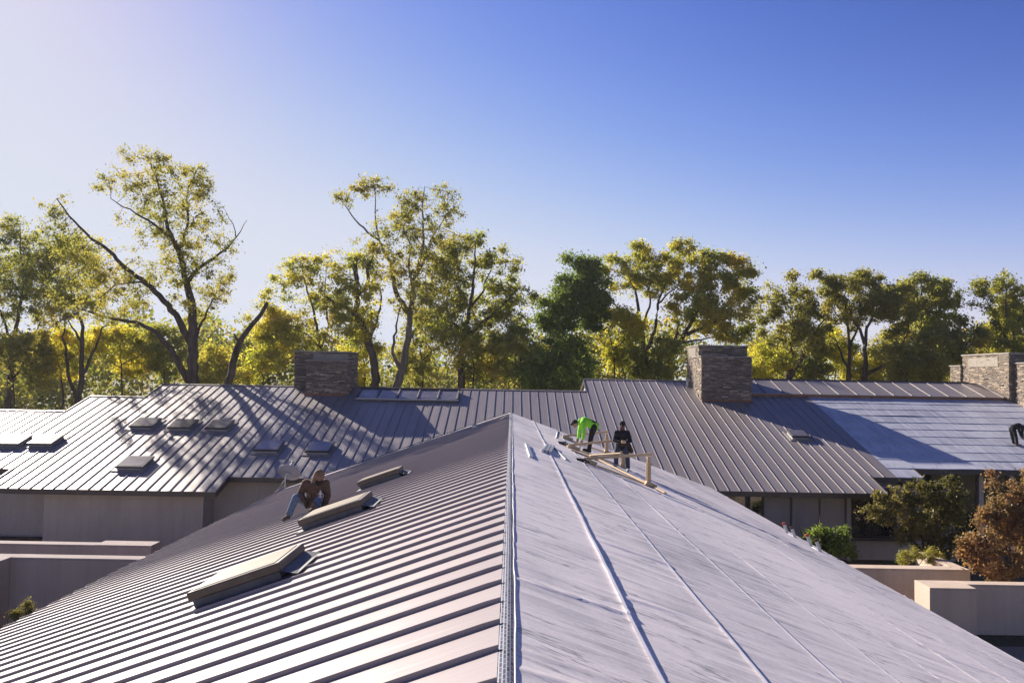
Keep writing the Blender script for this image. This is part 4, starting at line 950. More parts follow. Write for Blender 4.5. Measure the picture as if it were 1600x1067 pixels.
# ------------------------------------------------------------------ garden shrubs
def c5(x, y): return (1150+x/3.0756, 720+y/3.0756)
tree('garden_tree', 'bushy olive-bronze tree under the unfinished roof edge', 'tree', 34.2, [
    (None, path(c5, [(905, 560), (905, 430), (880, 330), (850, 220)], 0.09, 0.02)), (0, path(c5, [(905, 440), (800, 320), (720, 250)], 0.05, 0.012, -0.4)), (0, path(c5, [(905, 430), (980, 300), (1030, 170)], 0.05, 0.012, 0.4)), (0, path(c5, [(905, 420), (910, 280), (870, 130)], 0.05, 0.012, 0.3))],
    bl(c5, 3.0756, [(860, 150, 95, 65), (760, 230, 90, 55), (960, 180, 95, 70), (1050, 160, 70, 65), (830, 270, 120, 65), (980, 300, 100, 80), (700, 250, 45, 30), (1060, 260, 60, 80), (900, 370, 100, 60), (760, 310, 60, 40), (1010, 400, 80, 50), (600, 238, 16, 8)]),
    'leaf_bronze', natt=1500, leaves=10500, lsize=0.17, step=0.2, kill=0.24, seed=41, sig=0.16, parts=('trunk', 'crown'), tip=0.005)
tree('garden_tree', 'rust-coloured bushy tree at the right edge by the stucco wall', 'tree', 28.6, [
    (None, path(c5, [(1330, 700), (1320, 520), (1310, 400), (1300, 260)], 0.08, 0.02)), (0, path(c5, [(1320, 520), (1220, 400), (1160, 320)], 0.05, 0.012, -0.4)), (0, path(c5, [(1320, 500), (1400, 380), (1450, 220)], 0.05, 0.012, 0.4))],
    bl(c5, 3.0756, [(1300, 240, 110, 70), (1200, 320, 90, 70), (1340, 330, 120, 90), (1140, 400, 80, 60), (1260, 430, 130, 70), (1360, 200, 70, 60), (1180, 500, 110, 55), (1320, 520, 110, 60), (1250, 180, 50, 50), (1430, 300, 100, 180), (1240, 90, 30, 40, 0, 0.4), (1400, 120, 60, 60)]),
    'leaf_rust', natt=1700, leaves=13500, lsize=0.135, step=0.18, kill=0.21, seed=42, sig=0.14, tip=0.005)
tree('evergreen_shrub', 'glossy green shrub behind the ladder tops', 'shrub', 33.6, [
    (None, path(c5, [(440, 600), (440, 480), (430, 400), (400, 300), (405, 260)], 0.05, 0.012)), (0, path(c5, [(440, 480), (360, 400), (320, 370)], 0.03, 0.01, -0.3)), (0, path(c5, [(440, 480), (510, 400), (540, 350)], 0.03, 0.01, 0.3))],
    bl(c5, 3.0756, [(430, 380, 70, 50), (350, 380, 50, 45), (500, 390, 60, 55), (450, 440, 100, 40), (405, 300, 8, 45), (375, 320, 14, 30), (520, 340, 14, 25), (540, 410, 30, 50)]),
    'leaf_green', natt=900, leaves=4600, lsize=0.155, step=0.18, kill=0.22, seed=43, sig=0.14, parts=('stem', 'foliage'), tip=0.004)
tree('fine_leaved_shrub', 'small bright green feathery shrub behind the planter wall', 'shrub', 31.4, [
    (None, path(c5, [(870, 560), (868, 500), (850, 440)], 0.03, 0.01)), (0, path(c5, [(868, 510), (800, 450)], 0.02, 0.006, -0.2)), (0, path(c5, [(868, 510), (930, 440)], 0.02, 0.006, 0.2))],
    bl(c5, 3.0756, [(850, 450, 45, 35), (920, 450, 40, 35), (800, 460, 28, 35), (960, 475, 30, 20), (1010, 485, 16, 12)]), 'leaf_mix', natt=500, leaves=5200, lsize=0.055, step=0.12, kill=0.15, seed=44, sig=0.10, parts=('stem', 'foliage'), flat=-0.2, tip=0.003)
def c0(x, y): return (x/2.105, 560+y/2.105)
tree('conifer_shrub', 'small pointed shrub in front of the tall stucco wall at lower left', 'shrub', 21.6, [
    (None, path(c0, [(72, 960), (75, 900), (82, 850), (88, 812)], 0.03, 0.006)), (0, path(c0, [(75, 910), (45, 870)], 0.015, 0.005, -0.1)), (0, path(c0, [(75, 900), (105, 850)], 0.015, 0.005, 0.1))],
    bl(c0, 2.105, [(86, 828, 14, 34), (66, 868, 26, 28), (95, 860, 16, 22), (72, 900, 38, 22), (45, 865, 12, 14), (80, 820, 12, 20), (60, 850, 26, 22)]), 'leaf_bronze', natt=420, leaves=4200, lsize=0.055, step=0.1, kill=0.11, seed=45, sig=0.08, parts=('stem', 'foliage'), flat=-0.2, tip=0.003)


# ------------------------------------------------------------------ thin scattering volume, added to lift the dark tones of the trees
hz = MB(); hz.box((-260, -30, -1.0), (260, 330, 40.0)); mt = bpy.data.materials.new('veil_volume'); mt.use_nodes = True; t = mt.node_tree
t.nodes.remove(t.nodes['Principled BSDF']); pv = N(t, 'ShaderNodeVolumePrincipled'); pv.inputs['Density'].default_value = 0.00016; pv.inputs['Color'].default_value = (0.95, 0.94, 1.0, 1); pv.inputs['Anisotropy'].default_value = 0.3
t.links.new(pv.outputs[0], t.nodes['Material Output'].inputs['Volume'])
tag(hz.build('veil_volume', mt), kind='stuff')
# ------------------------------------------------------------------ people
def remesh(caps, vox, smooth=4):
    """one continuous skin over tapered limbs: caps = (p0, r0, p1, r1)"""
    bm = bmesh.new()
    for (p, r0_, q, r1_) in caps:
        p = Vector(p); q = Vector(q)
        for c, r_ in ((p, r0_), (q, r1_)):
            bmesh.ops.create_icosphere(bm, subdivisions=2, radius=r_, matrix=Matrix.Translation(c))
        d = q-p
        if d.length > 1e-4:
            mt_ = Matrix.Translation((p+q)/2) @ d.to_track_quat('Z', 'Y').to_matrix().to_4x4()
            bmesh.ops.create_cone(bm, cap_ends=True, segments=14, radius1=r0_, radius2=r1_, depth=d.length, matrix=mt_)
    me = bpy.data.meshes.new('tmp'); bm.to_mesh(me); bm.free()
    ob = bpy.data.objects.new('tmp', me); COL.objects.link(ob)
    md = ob.modifiers.new('r', 'REMESH'); md.mode = 'VOXEL'; md.voxel_size = vox
    sm = ob.modifiers.new('s', 'SMOOTH'); sm.iterations = smooth; sm.factor = 0.5
    dg = bpy.context.evaluated_depsgraph_get(); out = bpy.data.meshes.new_from_object(ob.evaluated_get(dg))
    bpy.data.objects.remove(ob); bpy.data.meshes.remove(me)
    out.polygons.foreach_set('use_smooth', [True]*len(out.polygons)); out.materials.clear(); return out
def cloth(name, col, rough=0.85, var=0.25): return simple(name, col, rough, 0.25, 0, var, 14, 0.5, None, 0.02)
M['skin'] = simple('skin', (0.36, 0.21, 0.145), 0.6, 0.35, 0, 0.12, 10)
M['hivis'] = cloth('hi_vis_fabric', (0.28, 0.75, 0.05), 0.7, 0.1); M['black'] = cloth('black_fabric', (0.022, 0.022, 0.025)); M['jeans'] = cloth('faded_jeans', (0.13, 0.18, 0.27))
M['greyjeans'] = cloth('dark_grey_jeans', (0.065, 0.072, 0.095)); M['brown'] = cloth('brown_canvas', (0.115, 0.074, 0.052)); M['brownhood'] = cloth('brown_hood', (0.19, 0.125, 0.085)); M['boot'] = cloth('boot_leather', (0.16, 0.12, 0.085)); M['greyshoe'] = cloth('grey_shoe', (0.30, 0.32, 0.36))
M['maroon'] = cloth('maroon_scarf', (0.14, 0.05, 0.065)); M['leather'] = cloth('tool_leather', (0.07, 0.045, 0.03)); M['eye'] = simple('eye', (0.03, 0.02, 0.015), 0.2); M['red'] = simple('red_plastic', (0.36, 0.05, 0.035), 0.6)
M['blackplastic'] = simple('black_plastic', (0.02, 0.02, 0.022), 0.45)
def hand(w, d, side, curl):
    """palm and five fingers; w wrist, d direction of the fingers, side = thumb side, curl = direction fingers bend to"""
    w = Vector(w); d = Vector(d).normalized(); s = Vector(side); s = (s - d*s.dot(d)).normalized(); c = Vector(curl); c = (c-d*c.dot(d)).normalized()
    o = [(w, 0.026, w+d*0.08+s*0.018, 0.022), (w, 0.026, w+d*0.08-s*0.018, 0.022)]
    for k, L in enumerate((0.070, 0.080, 0.074, 0.058)):
        b0 = w + d*0.085 + s*(0.036-0.024*k); k1 = b0 + d*L*0.5 + c*L*0.18; k2 = k1 + d*L*0.28 + c*L*0.42
        o += [(b0, 0.0105, k1, 0.0095), (k1, 0.0095, k2, 0.008)]
    t0 = w + d*0.025 + s*0.03; t1 = t0 + d*0.035 + s*0.03; o += [(t0, 0.014, t1, 0.011), (t1, 0.011, t1+d*0.028+c*0.018, 0.009)]
    return o
def head(h, look, upv=(0, 0, 1), r=0.098):
    h = Vector(h); l = Vector(look).normalized(); u = Vector(upv); u = (u-l*u.dot(l)).normalized(); s = l.cross(u)
    o = [(h+u*0.03, r*0.98, h-u*0.03+l*0.012, r*0.86), (h-u*0.06+l*0.035, 0.058, h-u*0.085+l*0.05, 0.042), (h+l*0.09-u*0.005, 0.012, h+l*0.112-u*0.035, 0.016),
         (h+l*0.088-u*0.065, 0.017, h+l*0.090-u*0.068, 0.016), (h+s*0.092, 0.018, h+s*0.096-u*0.03, 0.014), (h-s*0.092, 0.018, h-s*0.096-u*0.03, 0.014)]
    eyes = [h+l*0.088+u*0.01+s*0.034, h+l*0.088+u*0.01-s*0.034]
    return o, eyes, (l, u, s)
def chain(pts, rs): return [(pts[i], rs[i], pts[i+1], rs[i+1]) for i in range(len(pts)-1)]
def person(loc, label, J, clothes, scale=1.0, look=(0, -1, -0.4), upv=(0, 0, 1), hands=True):
    root = empty('person', loc, 0, label, 'person'); root.scale = (scale,)*3
    body = []
    body += chain([J['pel'], J['belly'], J['chest'], J['neck']], [0.125, 0.12, 0.13, 0.06]) + [(J['neck'], 0.055, J['head'], 0.06), (J['shL'], 0.065, J['chest'], 0.12), (J['shR'], 0.065, J['chest'], 0.12), (J['hipL'], 0.095, J['pel'], 0.115), (J['hipR'], 0.095, J['pel'], 0.115)]
    hc, eyes, fr = head(J['head'], look, upv); body += hc
    for s in 'LR':
        body += chain([J['sh'+s], J['el'+s], J['wr'+s]], [0.05, 0.042, 0.03]); body += chain([J['hip'+s], J['kn'+s], J['an'+s]], [0.085, 0.06, 0.042])
        body += chain([J['an'+s], J['to'+s]], [0.04, 0.032])
        d = Vector(J['hd'+s]) - Vector(J['wr'+s]); body += hand(J['wr'+s], d, J.get('thumb'+s, (1, 0, 0)), J.get('curl'+s, (0, -1, -0.3)))
    link('body', remesh(body, 0.0105, 2), M['skin'], root)
    for e_ in eyes:
        q = bmesh.new(); bmesh.ops.create_icosphere(q, subdivisions=1, radius=0.011, matrix=Matrix.Translation(e_)); me = bpy.data.meshes.new('eye'); q.to_mesh(me); q.free(); link('eye', me, M['eye'], root)
    for nm, mat, caps, vx in clothes(J, fr): link(nm, remesh(caps, vx, 3), M[mat], root)
    return root
def jacket(J, k=1.0, cuff=1.0):
    o = chain([J['pel'], J['belly'], J['chest'], J['neck']], [0.165*k, 0.165*k, 0.17*k, 0.085])
    for s in 'LR':
        o += [(J['sh'+s], 0.09*k, J['chest'], 0.155*k)]; w = Vector(J['el'+s]).lerp(Vector(J['wr'+s]), 0.93*cuff)
        o += chain([J['sh'+s], J['el'+s], w], [0.085*k, 0.068*k, 0.052*k])
        m_ = Vector(J['sh'+s]).lerp(Vector(J['el'+s]), 0.55); o += [(m_, 0.079*k, m_ + Vector((0.01, -0.012, 0)), 0.076*k)]
    return o
def pants(J, k=1.0):
    o = [(J['hipL'], 0.125*k, J['pel'], 0.145*k), (J['hipR'], 0.125*k, J['pel'], 0.145*k)]
    for s in 'LR':
        w = Vector(J['kn'+s]).lerp(Vector(J['an'+s]), 0.88); o += chain([J['hip'+s], J['kn'+s], w], [0.118*k, 0.086*k, 0.072*k]); mm = Vector(J['kn'+s]).lerp(w, 0.8); o += [(mm, 0.076*k, w, 0.08*k)]
    return o
def boots(J, s):
    a = Vector(J['an'+s]); t_ = Vector(J['to'+s]); return [(a+Vector((0, 0, 0.07)), 0.062, a, 0.06), (a-Vector((0, 0, 0.02)), 0.056, t_, 0.046), (a+(a-t_)*0.25-Vector((0, 0, 0.025)), 0.045, a, 0.05)]
# worker in black on the right slope
p = hitR(981, 737); sl_ = lambda dx: -PF*dx
J = dict(pel=(-0.21, 0.05, 0.83), belly=(-0.21, 0.05, 1.0), chest=(-0.20, 0.04, 1.19), neck=(-0.20, 0.0, 1.37), head=(-0.205, -0.04, 1.50), shL=(-0.38, 0.04, 1.27), shR=(-0.02, 0.04, 1.27),
         elL=(-0.45, -0.02, 1.02), wrL=(-0.28, -0.22, 0.98), hdL=(-0.21, -0.27, 0.98), elR=(0.07, -0.01, 1.01), wrR=(-0.10, -0.22, 0.97), hdR=(-0.17, -0.27, 0.98),
         hipL=(-0.31, 0.05, 0.82), hipR=(-0.11, 0.05, 0.80), knL=(-0.41, -0.08, 0.53), knR=(-0.03, -0.06, 0.44), anL=(-0.38, 0.02, 0.235), anR=(0, 0, 0.10), toL=(-0.46, -0.15, 0.215), toR=(-0.02, -0.19, 0.06),
         thumbL=(0.3, 0, 1), thumbR=(-0.3, 0, 1), curlL=(1, 0.2, 0), curlR=(-1, 0.2, 0))
def cl(J, fr):
    l, u, s = fr; h = Vector(J['head'])
    c = [('jacket', 'black', jacket(J), 0.016), ('trousers', 'greyjeans', pants(J), 0.016), ('cap', 'black', [(h+u*0.065, 0.105, h+u*0.075+l*0.01, 0.100), (h+u*0.05+l*0.06, 0.06, h+u*0.045+l*0.15, 0.035)], 0.012),
         ('face_scarf', 'maroon', [(h-u*0.055+l*0.025, 0.085, h-u*0.10+l*0.02, 0.082), (h-u*0.13, 0.085, h-u*0.15, 0.09)], 0.012)]
    for k in 'LR': c.append(('shoe', 'greyshoe', boots(J, k), 0.012))
    c.append(('tool_belt', 'leather', [((-0.37, 0.03, 0.89), 0.05, (-0.21, -0.12, 0.88), 0.05), ((-0.21, -0.12, 0.88), 0.05, (-0.04, 0.03, 0.89), 0.05), ((-0.04, 0.03, 0.89), 0.05, (-0.21, 0.2, 0.89), 0.05), ((-0.21, 0.2, 0.89), 0.05, (-0.37, 0.03, 0.89), 0.05)], 0.014))
    c.append(('tool_pouch', 'leather', [((0.03, 0.03, 0.86), 0.075, (0.10, 0.02, 0.68), 0.085)], 0.016)); return c
person((p.x, p.y, zl(p.x)), 'person in black jacket and cap with tool belt standing on the white roof', J, cl, 0.99, (-0.15, -1, -0.45))
q = MB(); q.box((-0.07, -0.03, -0.05), (0.07, 0.03, 0.05)); o = q.build('tape_measure', M['wood'], None, 0.012); o.location = (p.x-0.19, p.y-0.30, zl(p.x)+0.985); tag(o, 'small tan tool held by the person in black', 'tool')
# bent worker in green
def bent(sx, slope, foot2):
    f = lambda x, y, z: (sx*x, y, z)
    g_ = lambda x, y: slope(sx*x, y)
    J = dict(pel=f(0.19, 0.12, 0.95), belly=f(0.03, 0.12, 1.04), chest=f(-0.14, 0.11, 1.09), neck=f(-0.31, 0.10, 1.05), head=f(-0.45, 0.10, 1.00), shL=f(-0.22, -0.08, 1.06), shR=f(-0.22, 0.29, 1.06),
         elL=f(-0.17, -0.13, 0.75), wrL=f(-0.21, -0.15, 0.48), hdL=f(-0.235, -0.15, 0.40), elR=f(-0.29, 0.28, 0.76), wrR=f(-0.33, 0.22, 0.50), hdR=f(-0.35, 0.2, 0.42),
         hipL=f(0.2, 0.03, 0.92), hipR=f(0.2, 0.22, 0.92), knL=f(0.08, 0.0, 0.52), knR=f(0.12, 0.26, 0.52), anL=f(0.02, 0.0, 0.10+g_(0.02, 0)), anR=f(0.06, foot2, 0.10+g_(0.06, foot2)), toL=f(-0.17, -0.03, 0.06+g_(-0.17, 0)), toR=f(-0.13, foot2-0.03, 0.06+g_(-0.13, foot2)),
         thumbL=f(-1, 0, 0), thumbR=f(-1, 0, 0), curlL=f(-0.3, 1, 0), curlR=f(-0.3, -1, 0)); return J
p = hitR(919, 708); J = bent(1, lambda x, y: -PF*x, 0.30)
def cl(J, fr):
    l, u, s = fr; h = Vector(J['head'])
    c = [('jacket', 'hivis', jacket(J, 0.98), 0.016), ('trousers', 'black', pants(J), 0.016), ('cap', 'black', [(h+u*0.065, 0.106, h+u*0.07+l*0.01, 0.10), (h+u*0.05+l*0.06, 0.06, h+u*0.03+l*0.15, 0.035)], 0.012),
         ('hood', 'hivis', [(Vector(J['neck'])+Vector((0.02, 0, 0.06)), 0.085, Vector(J['neck'])+Vector((0.10, 0, 0.07)), 0.09)], 0.014),
         ('waist_pack', 'black', [((0.14, 0.05, 1.09), 0.06, (0.28, 0.10, 0.99), 0.09), ((0.28, 0.10, 0.99), 0.09, (0.30, 0.14, 0.86), 0.07)], 0.014), ('shirt_tail', 'hivis', [((0.27, 0.0, 1.02), 0.055, (0.325, 0.02, 0.87), 0.05)], 0.014)]
    for k in 'LR': c.append(('boot', 'black', boots(J, k), 0.012))
    return c
person((p.x, p.y, zl(p.x)), 'person in bright green jacket and black trousers bent over the white roof', J, cl, 1.0, (-1, -0.1, -0.35), (-0.35, 0, 1))
q = MB(); q.box((-0.045, -0.04, -0.13), (0.045, 0.04, 0.07)).box((-0.06, -0.03, -0.17), (0.03, 0.03, -0.131)); o = q.build('grey_tool', M['galv'], None, 0.01); o.location = (p.x-0.30, p.y-0.12, zl(p.x)+0.34); tag(o, 'grey hand tool under the hand of the person in green', 'tool')
# partly seen worker at the right edge
p = hitB(1590, 697); J = bent(-1, lambda x, y: PB*y, 0.25)
def cl(J, fr):
    l, u, s = fr; h = Vector(J['head'])
    c = [('jacket', 'black', jacket(J), 0.018), ('trousers', 'black', pants(J), 0.018), ('cap', 'black', [(h+u*0.06, 0.105, h+u*0.07, 0.1)], 0.014)]
    for k in 'LR': c.append(('boot', 'boot', boots(J, k), 0.014))
    return c
person((p.x, p.y, zb(p.y)), 'person in dark clothes bent over the blue-white roof at the right edge', J, cl, 1.0, (1, -0.1, -0.35), (0.35, 0, 1))
# seated worker in brown hood
p = hitL(490, 797)
J = dict(pel=(0.0, 0.0, 0.17), belly=(0.03, -0.06, 0.34), chest=(0.06, -0.14, 0.54), neck=(0.13, -0.24, 0.70), head=(0.19, -0.34, 0.82), shL=(-0.16, -0.14, 0.63), shR=(0.29, -0.12, 0.63),
         elL=(-0.27, -0.22, 0.40), wrL=(-0.10, -0.42, 0.24), hdL=(-0.05, -0.47, 0.18), elR=(0.37, -0.2, 0.36), wrR=(0.34, -0.38, 0.15), hdR=(0.32, -0.43, 0.08),
         hipL=(-0.1, -0.02, 0.15), hipR=(0.1, -0.02, 0.16), knL=(-0.33, -0.34, 0.33), knR=(0.22, -0.42, 0.30), anL=(-0.47, -0.42, -0.08), anR=(0.16, -0.62, 0.10+0.355*0.16), toL=(-0.54, -0.58, -0.13), toR=(0.13, -0.8, 0.06+0.355*0.13),
         thumbL=(1, 0, 0.3), thumbR=(-1, 0, 0.3), curlL=(0.3, 0, -1), curlR=(-0.3, 0.5, -1))
def cl(J, fr):
    l, u, s = fr; h = Vector(J['head'])
    c = [('jacket', 'brown', jacket(J, 1.2), 0.017), ('trousers', 'jeans', pants(J, 1.05), 0.017), ('hood', 'brownhood', [(h+u*0.05-l*0.02, 0.130, h-u*0.04-l*0.04, 0.135), (h-u*0.04-l*0.05, 0.13, Vector(J['neck'])-l*0.03, 0.13), (h+u*0.07+l*0.05, 0.085, h+u*0.05+l*0.075, 0.075)], 0.015),
         ('pocket', 'brownhood', [((-0.06, -0.30, 0.42), 0.035, (-0.02, -0.31, 0.36), 0.04), ((0.16, -0.31, 0.43), 0.035, (0.17, -0.32, 0.37), 0.04)], 0.01), ('hem', 'brown', [((-0.14, -0.02, 0.22), 0.12, (0.14, -0.02, 0.22), 0.12), ((-0.08, -0.16, 0.25), 0.08, (0.12, -0.16, 0.25), 0.08)], 0.016), ('scarf_face_shade', 'black', [(h-u*0.075+l*0.055, 0.085, h-u*0.14+l*0.05, 0.10), (h-u*0.02+l*0.06, 0.06, h-u*0.075+l*0.075, 0.075)], 0.012)]  # black scarf enlarged over the face to stand for the hood's shade
    for k in 'LR': c.append(('boot', 'boot', boots(J, k), 0.012)); 
    for k in 'LR': w = Vector(J['wr'+k]); d = (Vector(J['hd'+k])-w).normalized(); c.append(('glove', 'leather', [(a_, r_+0.006, b_, r2+0.005) for a_, r_, b_, r2 in hand(w, d, J['thumb'+k], J['curl'+k])], 0.009))
    return c
PS = person((p.x, p.y, zl(p.x)+0.02), 'person in brown hooded jacket and jeans sitting on the metal roof', J, cl, 1.04, (0.35, -1, -1.1))
o = MB()
for k in range(4): o.box((-0.025-0.008*k, -0.02, 0.085*k), (0.03+0.006*k, 0.02, 0.085*k+0.05), Matrix.Rotation(0.25*k, 4, 'Z'))
o.box((-0.018, -0.015, -0.02), (0.018, 0.015, 0.36))
o = o.build('tin_snips', M['galv'], None, 0.006); o.location = (p.x+0.27, p.y-0.47, zl(p.x)+0.20); tag(o, 'shiny hand tool beside the sitting person in brown', 'tool')

# ------------------------------------------------------------------ timber brackets on the right slope
nR = Vector((PF, 0, 1)).normalized(); tR = Vector((1, 0, -PF)).normalized()
def bracket(A, B, top, label):
    a = hitR(*A, 0.03); b_ = hitR(*B, 0.03)
    z = b_.z
    for _ in range(400):
        z += 0.01
        d = Vector((b_.x, b_.y, z))-CP; py = 533.5 - F*d.dot(up)/d.dot(fw)
        if py < top: break
    e = empty('roof_bracket', (a.x, a.y, a.z), 0, label, 'roof bracket', 'timber roof brackets')
    t_ = Vector((b_.x, b_.y, z)); s0 = a + Vector((0, 0, 0.10))
    q = MB(); q.bar(s0-(t_-s0).normalized()*0.1, t_+(t_-s0).normalized()*0.08, 0.04, 0.075); wp(q.build('rail', M['wood'], None, 0.006), e)
    q = MB(); q.bar(b_+Vector((0, 0.05, 0.06)), t_+Vector((0, 0.05, -0.06)), 0.095, 0.045, (0, 1, 0)); q.bar(b_+Vector((0, 0.10, 0.08)), b_.lerp(t_, 0.75)+Vector((0, 0.10, 0)), 0.14, 0.045, (0, 1, 0)); wp(q.build('post', M['wood'], None, 0.006), e)
    q = MB(); q.bar(a-tR*0.12+nR*0.05, a+tR*0.30+nR*0.05, 0.13, 0.12, nR); wp(q.build('foot_block', M['wood'], None, 0.01), e)
    q = MB(); q.bar(b_-tR*0.12+nR*0.05, b_+tR*0.20+nR*0.05, 0.20, 0.11, nR); wp(q.build('foot_block', M['wood'], None, 0.01), e)
    q = MB(); q.bar(a+tR*0.32+nR*0.02, b_-tR*0.15+nR*0.02, 0.10, 0.04, nR); wp(q.build('chord', M['wood'], None, 0.006), e)
    return a, b_, t_
g1 = bracket((916, 722), (1014, 759), 710, 'timber roof bracket nearest the camera with its post free in view')
g2 = bracket((892, 700), (974, 730), 687, 'middle timber roof bracket running behind the person in black')
g3 = bracket((883, 685), (948, 708), 675, 'farthest timber roof bracket behind the person in green')
print('brackets', [tuple(round(c, 2) for c in v) for g in (g1, g2, g3) for v in g])
def plank(p, q_, w, th, label, upv=nR, nm='plank', mat='wood', grp=None):
    p = Vector(p); q_ = Vector(q_); c = (p+q_)/2
    m_ = MB(); m_.bar(p-c, q_-c, w, th, upv); o = m_.build(nm, M[mat], None, min(0.006, th*0.3)); o.location = c; tag(o, label, nm.replace('_', ' '), grp); return o
a, b_, t_ = g1; d = (t_-a-Vector((0, 0, 0.10)))
s0 = a + Vector((0, 0, 0.17)); plank(s0+d*0.06+Vector((0, 0.10, 0)), s0+d*0.55+Vector((0, 0.10, 0)), 0.28, 0.038, 'pale short plank lying on top of the nearest timber bracket', (0, 0, 1))
plank(hitR(893, 702.5, 0.04), hitR(934, 718.5, 0.04), 0.24, 0.04, 'pale plank lying flat on the roof by the boots of the person in green')
plank(hitR(932, 716, 0.06), hitR(1040, 770, 0.06), 0.09, 0.04, 'long thin board lying on the roof past the nearest bracket foot')
# offcuts
plank(hitR(823, 694, 0.03), hitR(830, 714, 0.03), 0.09, 0.05, 'short metal channel lying near the ridge, the one standing alone', nR, 'metal_channel', 'galv')
for k, lb in enumerate(('left piece of the metal bundle lying near the ridge', 'middle piece of the metal bundle lying near the ridge', 'right piece of the metal bundle lying near the ridge')):
    plank(hitR(848+5.5*k, 704.5+1.2*k, 0.05), hitR(856+4.5*k, 694.5+1.4*k, 0.05), 0.07, 0.07, lb, nR, 'metal_bracket', 'galv', 'bundle of metal pieces')
plank(hitR(866, 699, 0.03), hitR(885, 718, 0.03), 0.06, 0.035, 'pale metal strip pointing down the slope right of the metal bundle', nR, 'metal_strip', 'galv')
plank(hitR(870.5, 684, 0.03), hitR(872, 676, 0.22), 0.10, 0.16, 'grey upright metal block at the head of the farthest bracket', nR, 'metal_block', 'galv')
for px, py, lb in ((879, 693, 'black nail gun lying at the head of the middle timber bracket'), (909, 720, 'black nail gun lying at the head of the nearest timber bracket')):
    p = hitR(px, py, 0.05); q = MB(); q.bar((-0.16, 0, 0.03), (0.12, 0, 0.0), 0.09, 0.11); q.bar((0.02, 0, 0), (0.10, -0.16, -0.03), 0.05, 0.06); q.bar((-0.14, 0, 0), (-0.12, -0.12, -0.04), 0.05, 0.10); q.tube([(0.12, 0, 0), (0.22, 0.02, -0.05)], 0.03)
    o = q.build('nail_gun', M['blackplastic'], None, 0.008); o.location = p; tag(o, lb, 'nail gun')
# small pieces on the pale strip at the far edge of the left slope
p = hitL(742, 668, 0.05); q = MB(); q.box((-0.10, -0.08, -0.05), (0.10, 0.08, 0.12)).box((-0.13, -0.1, 0.121), (0.13, 0.1, 0.14)); o = q.build('metal_box', M['galv'], None, 0.01); o.location = p; tag(o, 'small metal box on the pale strip at the far roof edge', 'metal box')
plank(hitL(781, 656.5, 0.04), hitL(791, 649.5, 0.04), 0.12, 0.03, 'dark metal offcut on the pale strip near the peak', (-PF, 0, 1), 'metal_offcut', 'dark')

# ------------------------------------------------------------------ satellite dish
c = at(451, 739, 34.3); root = empty('satellite_dish', (c.x-0.1, c.y, zl(c.x)), 0, 'grey satellite dish at the left roof edge beside the person in brown', 'satellite dish')
D = Matrix.Translation(c) @ Matrix.Rotation(math.radians(12), 4, 'Y') @ Matrix.Rotation(math.radians(-62), 4, 'X')
V = []; Q = []; nr, na = 6, 28
for i in range(nr+1):
    rr = i/nr
    for k in range(na):
        an = 2*math.pi*k/na; x_ = 0.52*rr*math.cos(an); y_ = 0.40*rr*math.sin(an); V.append(D @ Vector((x_, y_, 0.11*rr*rr-0.05)))
for i in range(nr):
    for k in range(na): Q.append((i*na+k, i*na+(k+1) % na, (i+1)*na+(k+1) % na, (i+1)*na+k))
b0 = len(V)
V += [v + (D.to_3x3() @ Vector((0, 0, 0.014))) for v in V[:]]; Q += [tuple(b0+i for i in reversed(f)) for f in Q[:]]
for k in range(na): Q.append((nr*na+k, nr*na+(k+1) % na, b0+nr*na+(k+1) % na, b0+nr*na+k))
m_ = MB(); m_.add(V, Q); M['dish'] = simple('dish_paint', (0.30, 0.30, 0.32), 0.55, 0.4, 0, 0.12, 4)
wp(m_.build('reflector', M['dish'], None, 0, True), root)
bk = D @ Vector((0, -0.05, -0.10)); mb_ = Vector((c.x-0.12, c.y-0.1, zl(c.x)-0.05))
q = MB(); q.box((-0.10, -0.10, -0.13), (0.10, 0.10, -0.045), D); wp(q.build('mount', M['galv'], None, 0.01), root)
q = MB(); q.tube([bk, Vector((mb_.x, mb_.y, bk.z-0.12)), mb_], 0.028); q.tube([Vector((mb_.x, mb_.y, bk.z-0.25)), mb_+Vector((-0.35, 0.0, -0.05))], 0.014); wp(q.build('mast', M['galv']), root)
q = MB(); q.tube([D @ Vector((0, -0.40, 0.05)), D @ Vector((0, -0.30, 0.42))], 0.018); wp(q.build('arm', M['galv']), root)
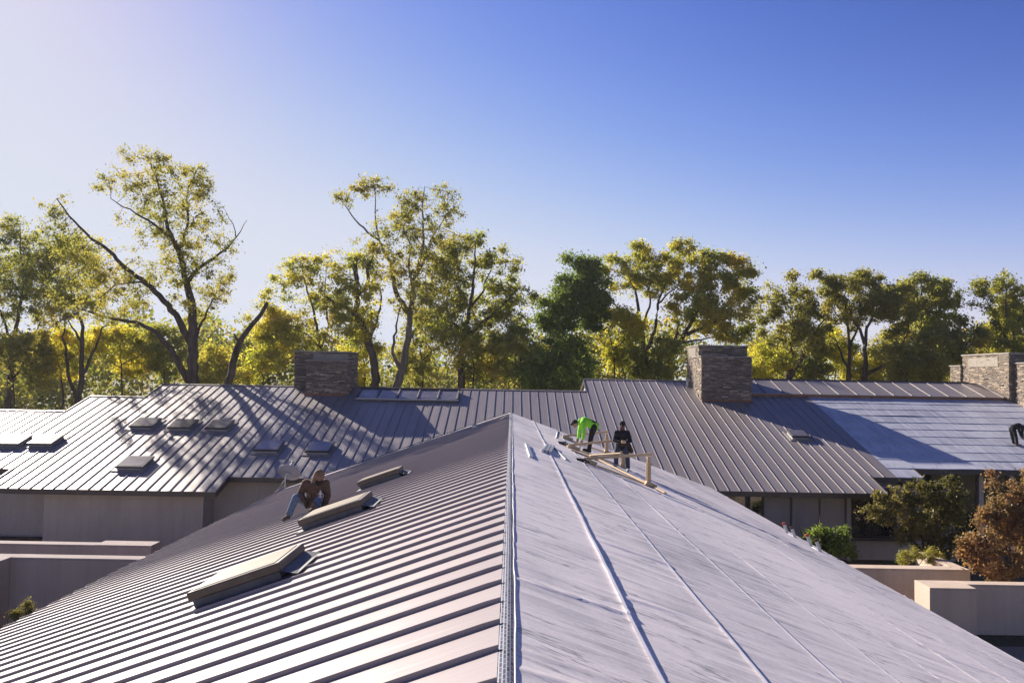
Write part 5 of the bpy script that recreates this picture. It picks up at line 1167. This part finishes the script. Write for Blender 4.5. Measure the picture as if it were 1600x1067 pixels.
q = MB(); q.box((-0.05, -0.34, 0.38), (0.05, -0.24, 0.50), D); wp(q.build('receiver', M['dish'], None, 0.012), root)
q = MB(); q.tube([mb_+Vector((-0.02, 0, 0.2)), mb_+Vector((-0.22, -0.1, 0.05)), mb_+Vector((-0.38, -0.2, -0.05))], 0.008, 6); wp(q.build('cable', M['memedge']), root)

# ------------------------------------------------------------------ ladders against the right eave
M['alu'] = simple('aluminium', (0.52, 0.52, 0.53), 0.42, 0.5, 0.6, 0.12, 6)
def ladder(y0, y1, extra, label):
    top = Vector((XR-0.42, 0, zl(XR)+0.20+extra)); foot = Vector((XR+1.0, 0, 0.02)); d = (top-foot).normalized()
    root = empty('ladder', (foot.x, (y0+y1)/2, 0), 0, label, 'ladder', 'ladders at the right eave')
    n_ = Vector((0, 1, 0))
    for y in (y0, y1):
        capm = 'red' if y == max(y0, y1) else 'leather'
        a = foot+n_*y; b_ = top+n_*y
        q = MB(); q.bar(a, b_, 0.035, 0.085, d.cross(n_)); wp(q.build('stile', M['alu'], None, 0.005), root)
        q = MB(); q.bar(b_-d*0.01, b_+d*0.07, 0.05, 0.10, d.cross(n_)); wp(q.build('stile_cap', M[capm], None, 0.01), root)
    L = (top-foot).length; k = 0.3
    while k < L-0.1:
        q = MB(); q.tube([foot+d*k+n_*y0, foot+d*k+n_*y1], 0.017, 8); wp(q.build('rung', M['alu']), root); k += 0.305
for py, pe, ex, lb in (((1224, 818), (1239, 827), 0.42, 'red-capped ladder leaning on the right eave, the farther of two'), ((1260, 836), (1278, 847), 0.42, 'red-capped ladder leaning on the right eave, the nearer of two')):
    ys_ = []
    for (px_, py_) in (py, pe):
        d = ray(px_, py_); ys_.append((CP + d*((XR-0.42)/d.x)).y)
    print('ladder', ys_)
    m_ = sum(ys_)/2; hw = min(0.33, abs(ys_[0]-ys_[1])/2); d = ray((py[0]+pe[0])/2, (py[1]+pe[1])/2); zt_ = (CP + d*((XR-0.42)/d.x)).z
    ladder(m_-hw, m_+hw, zt_-zl(XR)-0.20, lb)
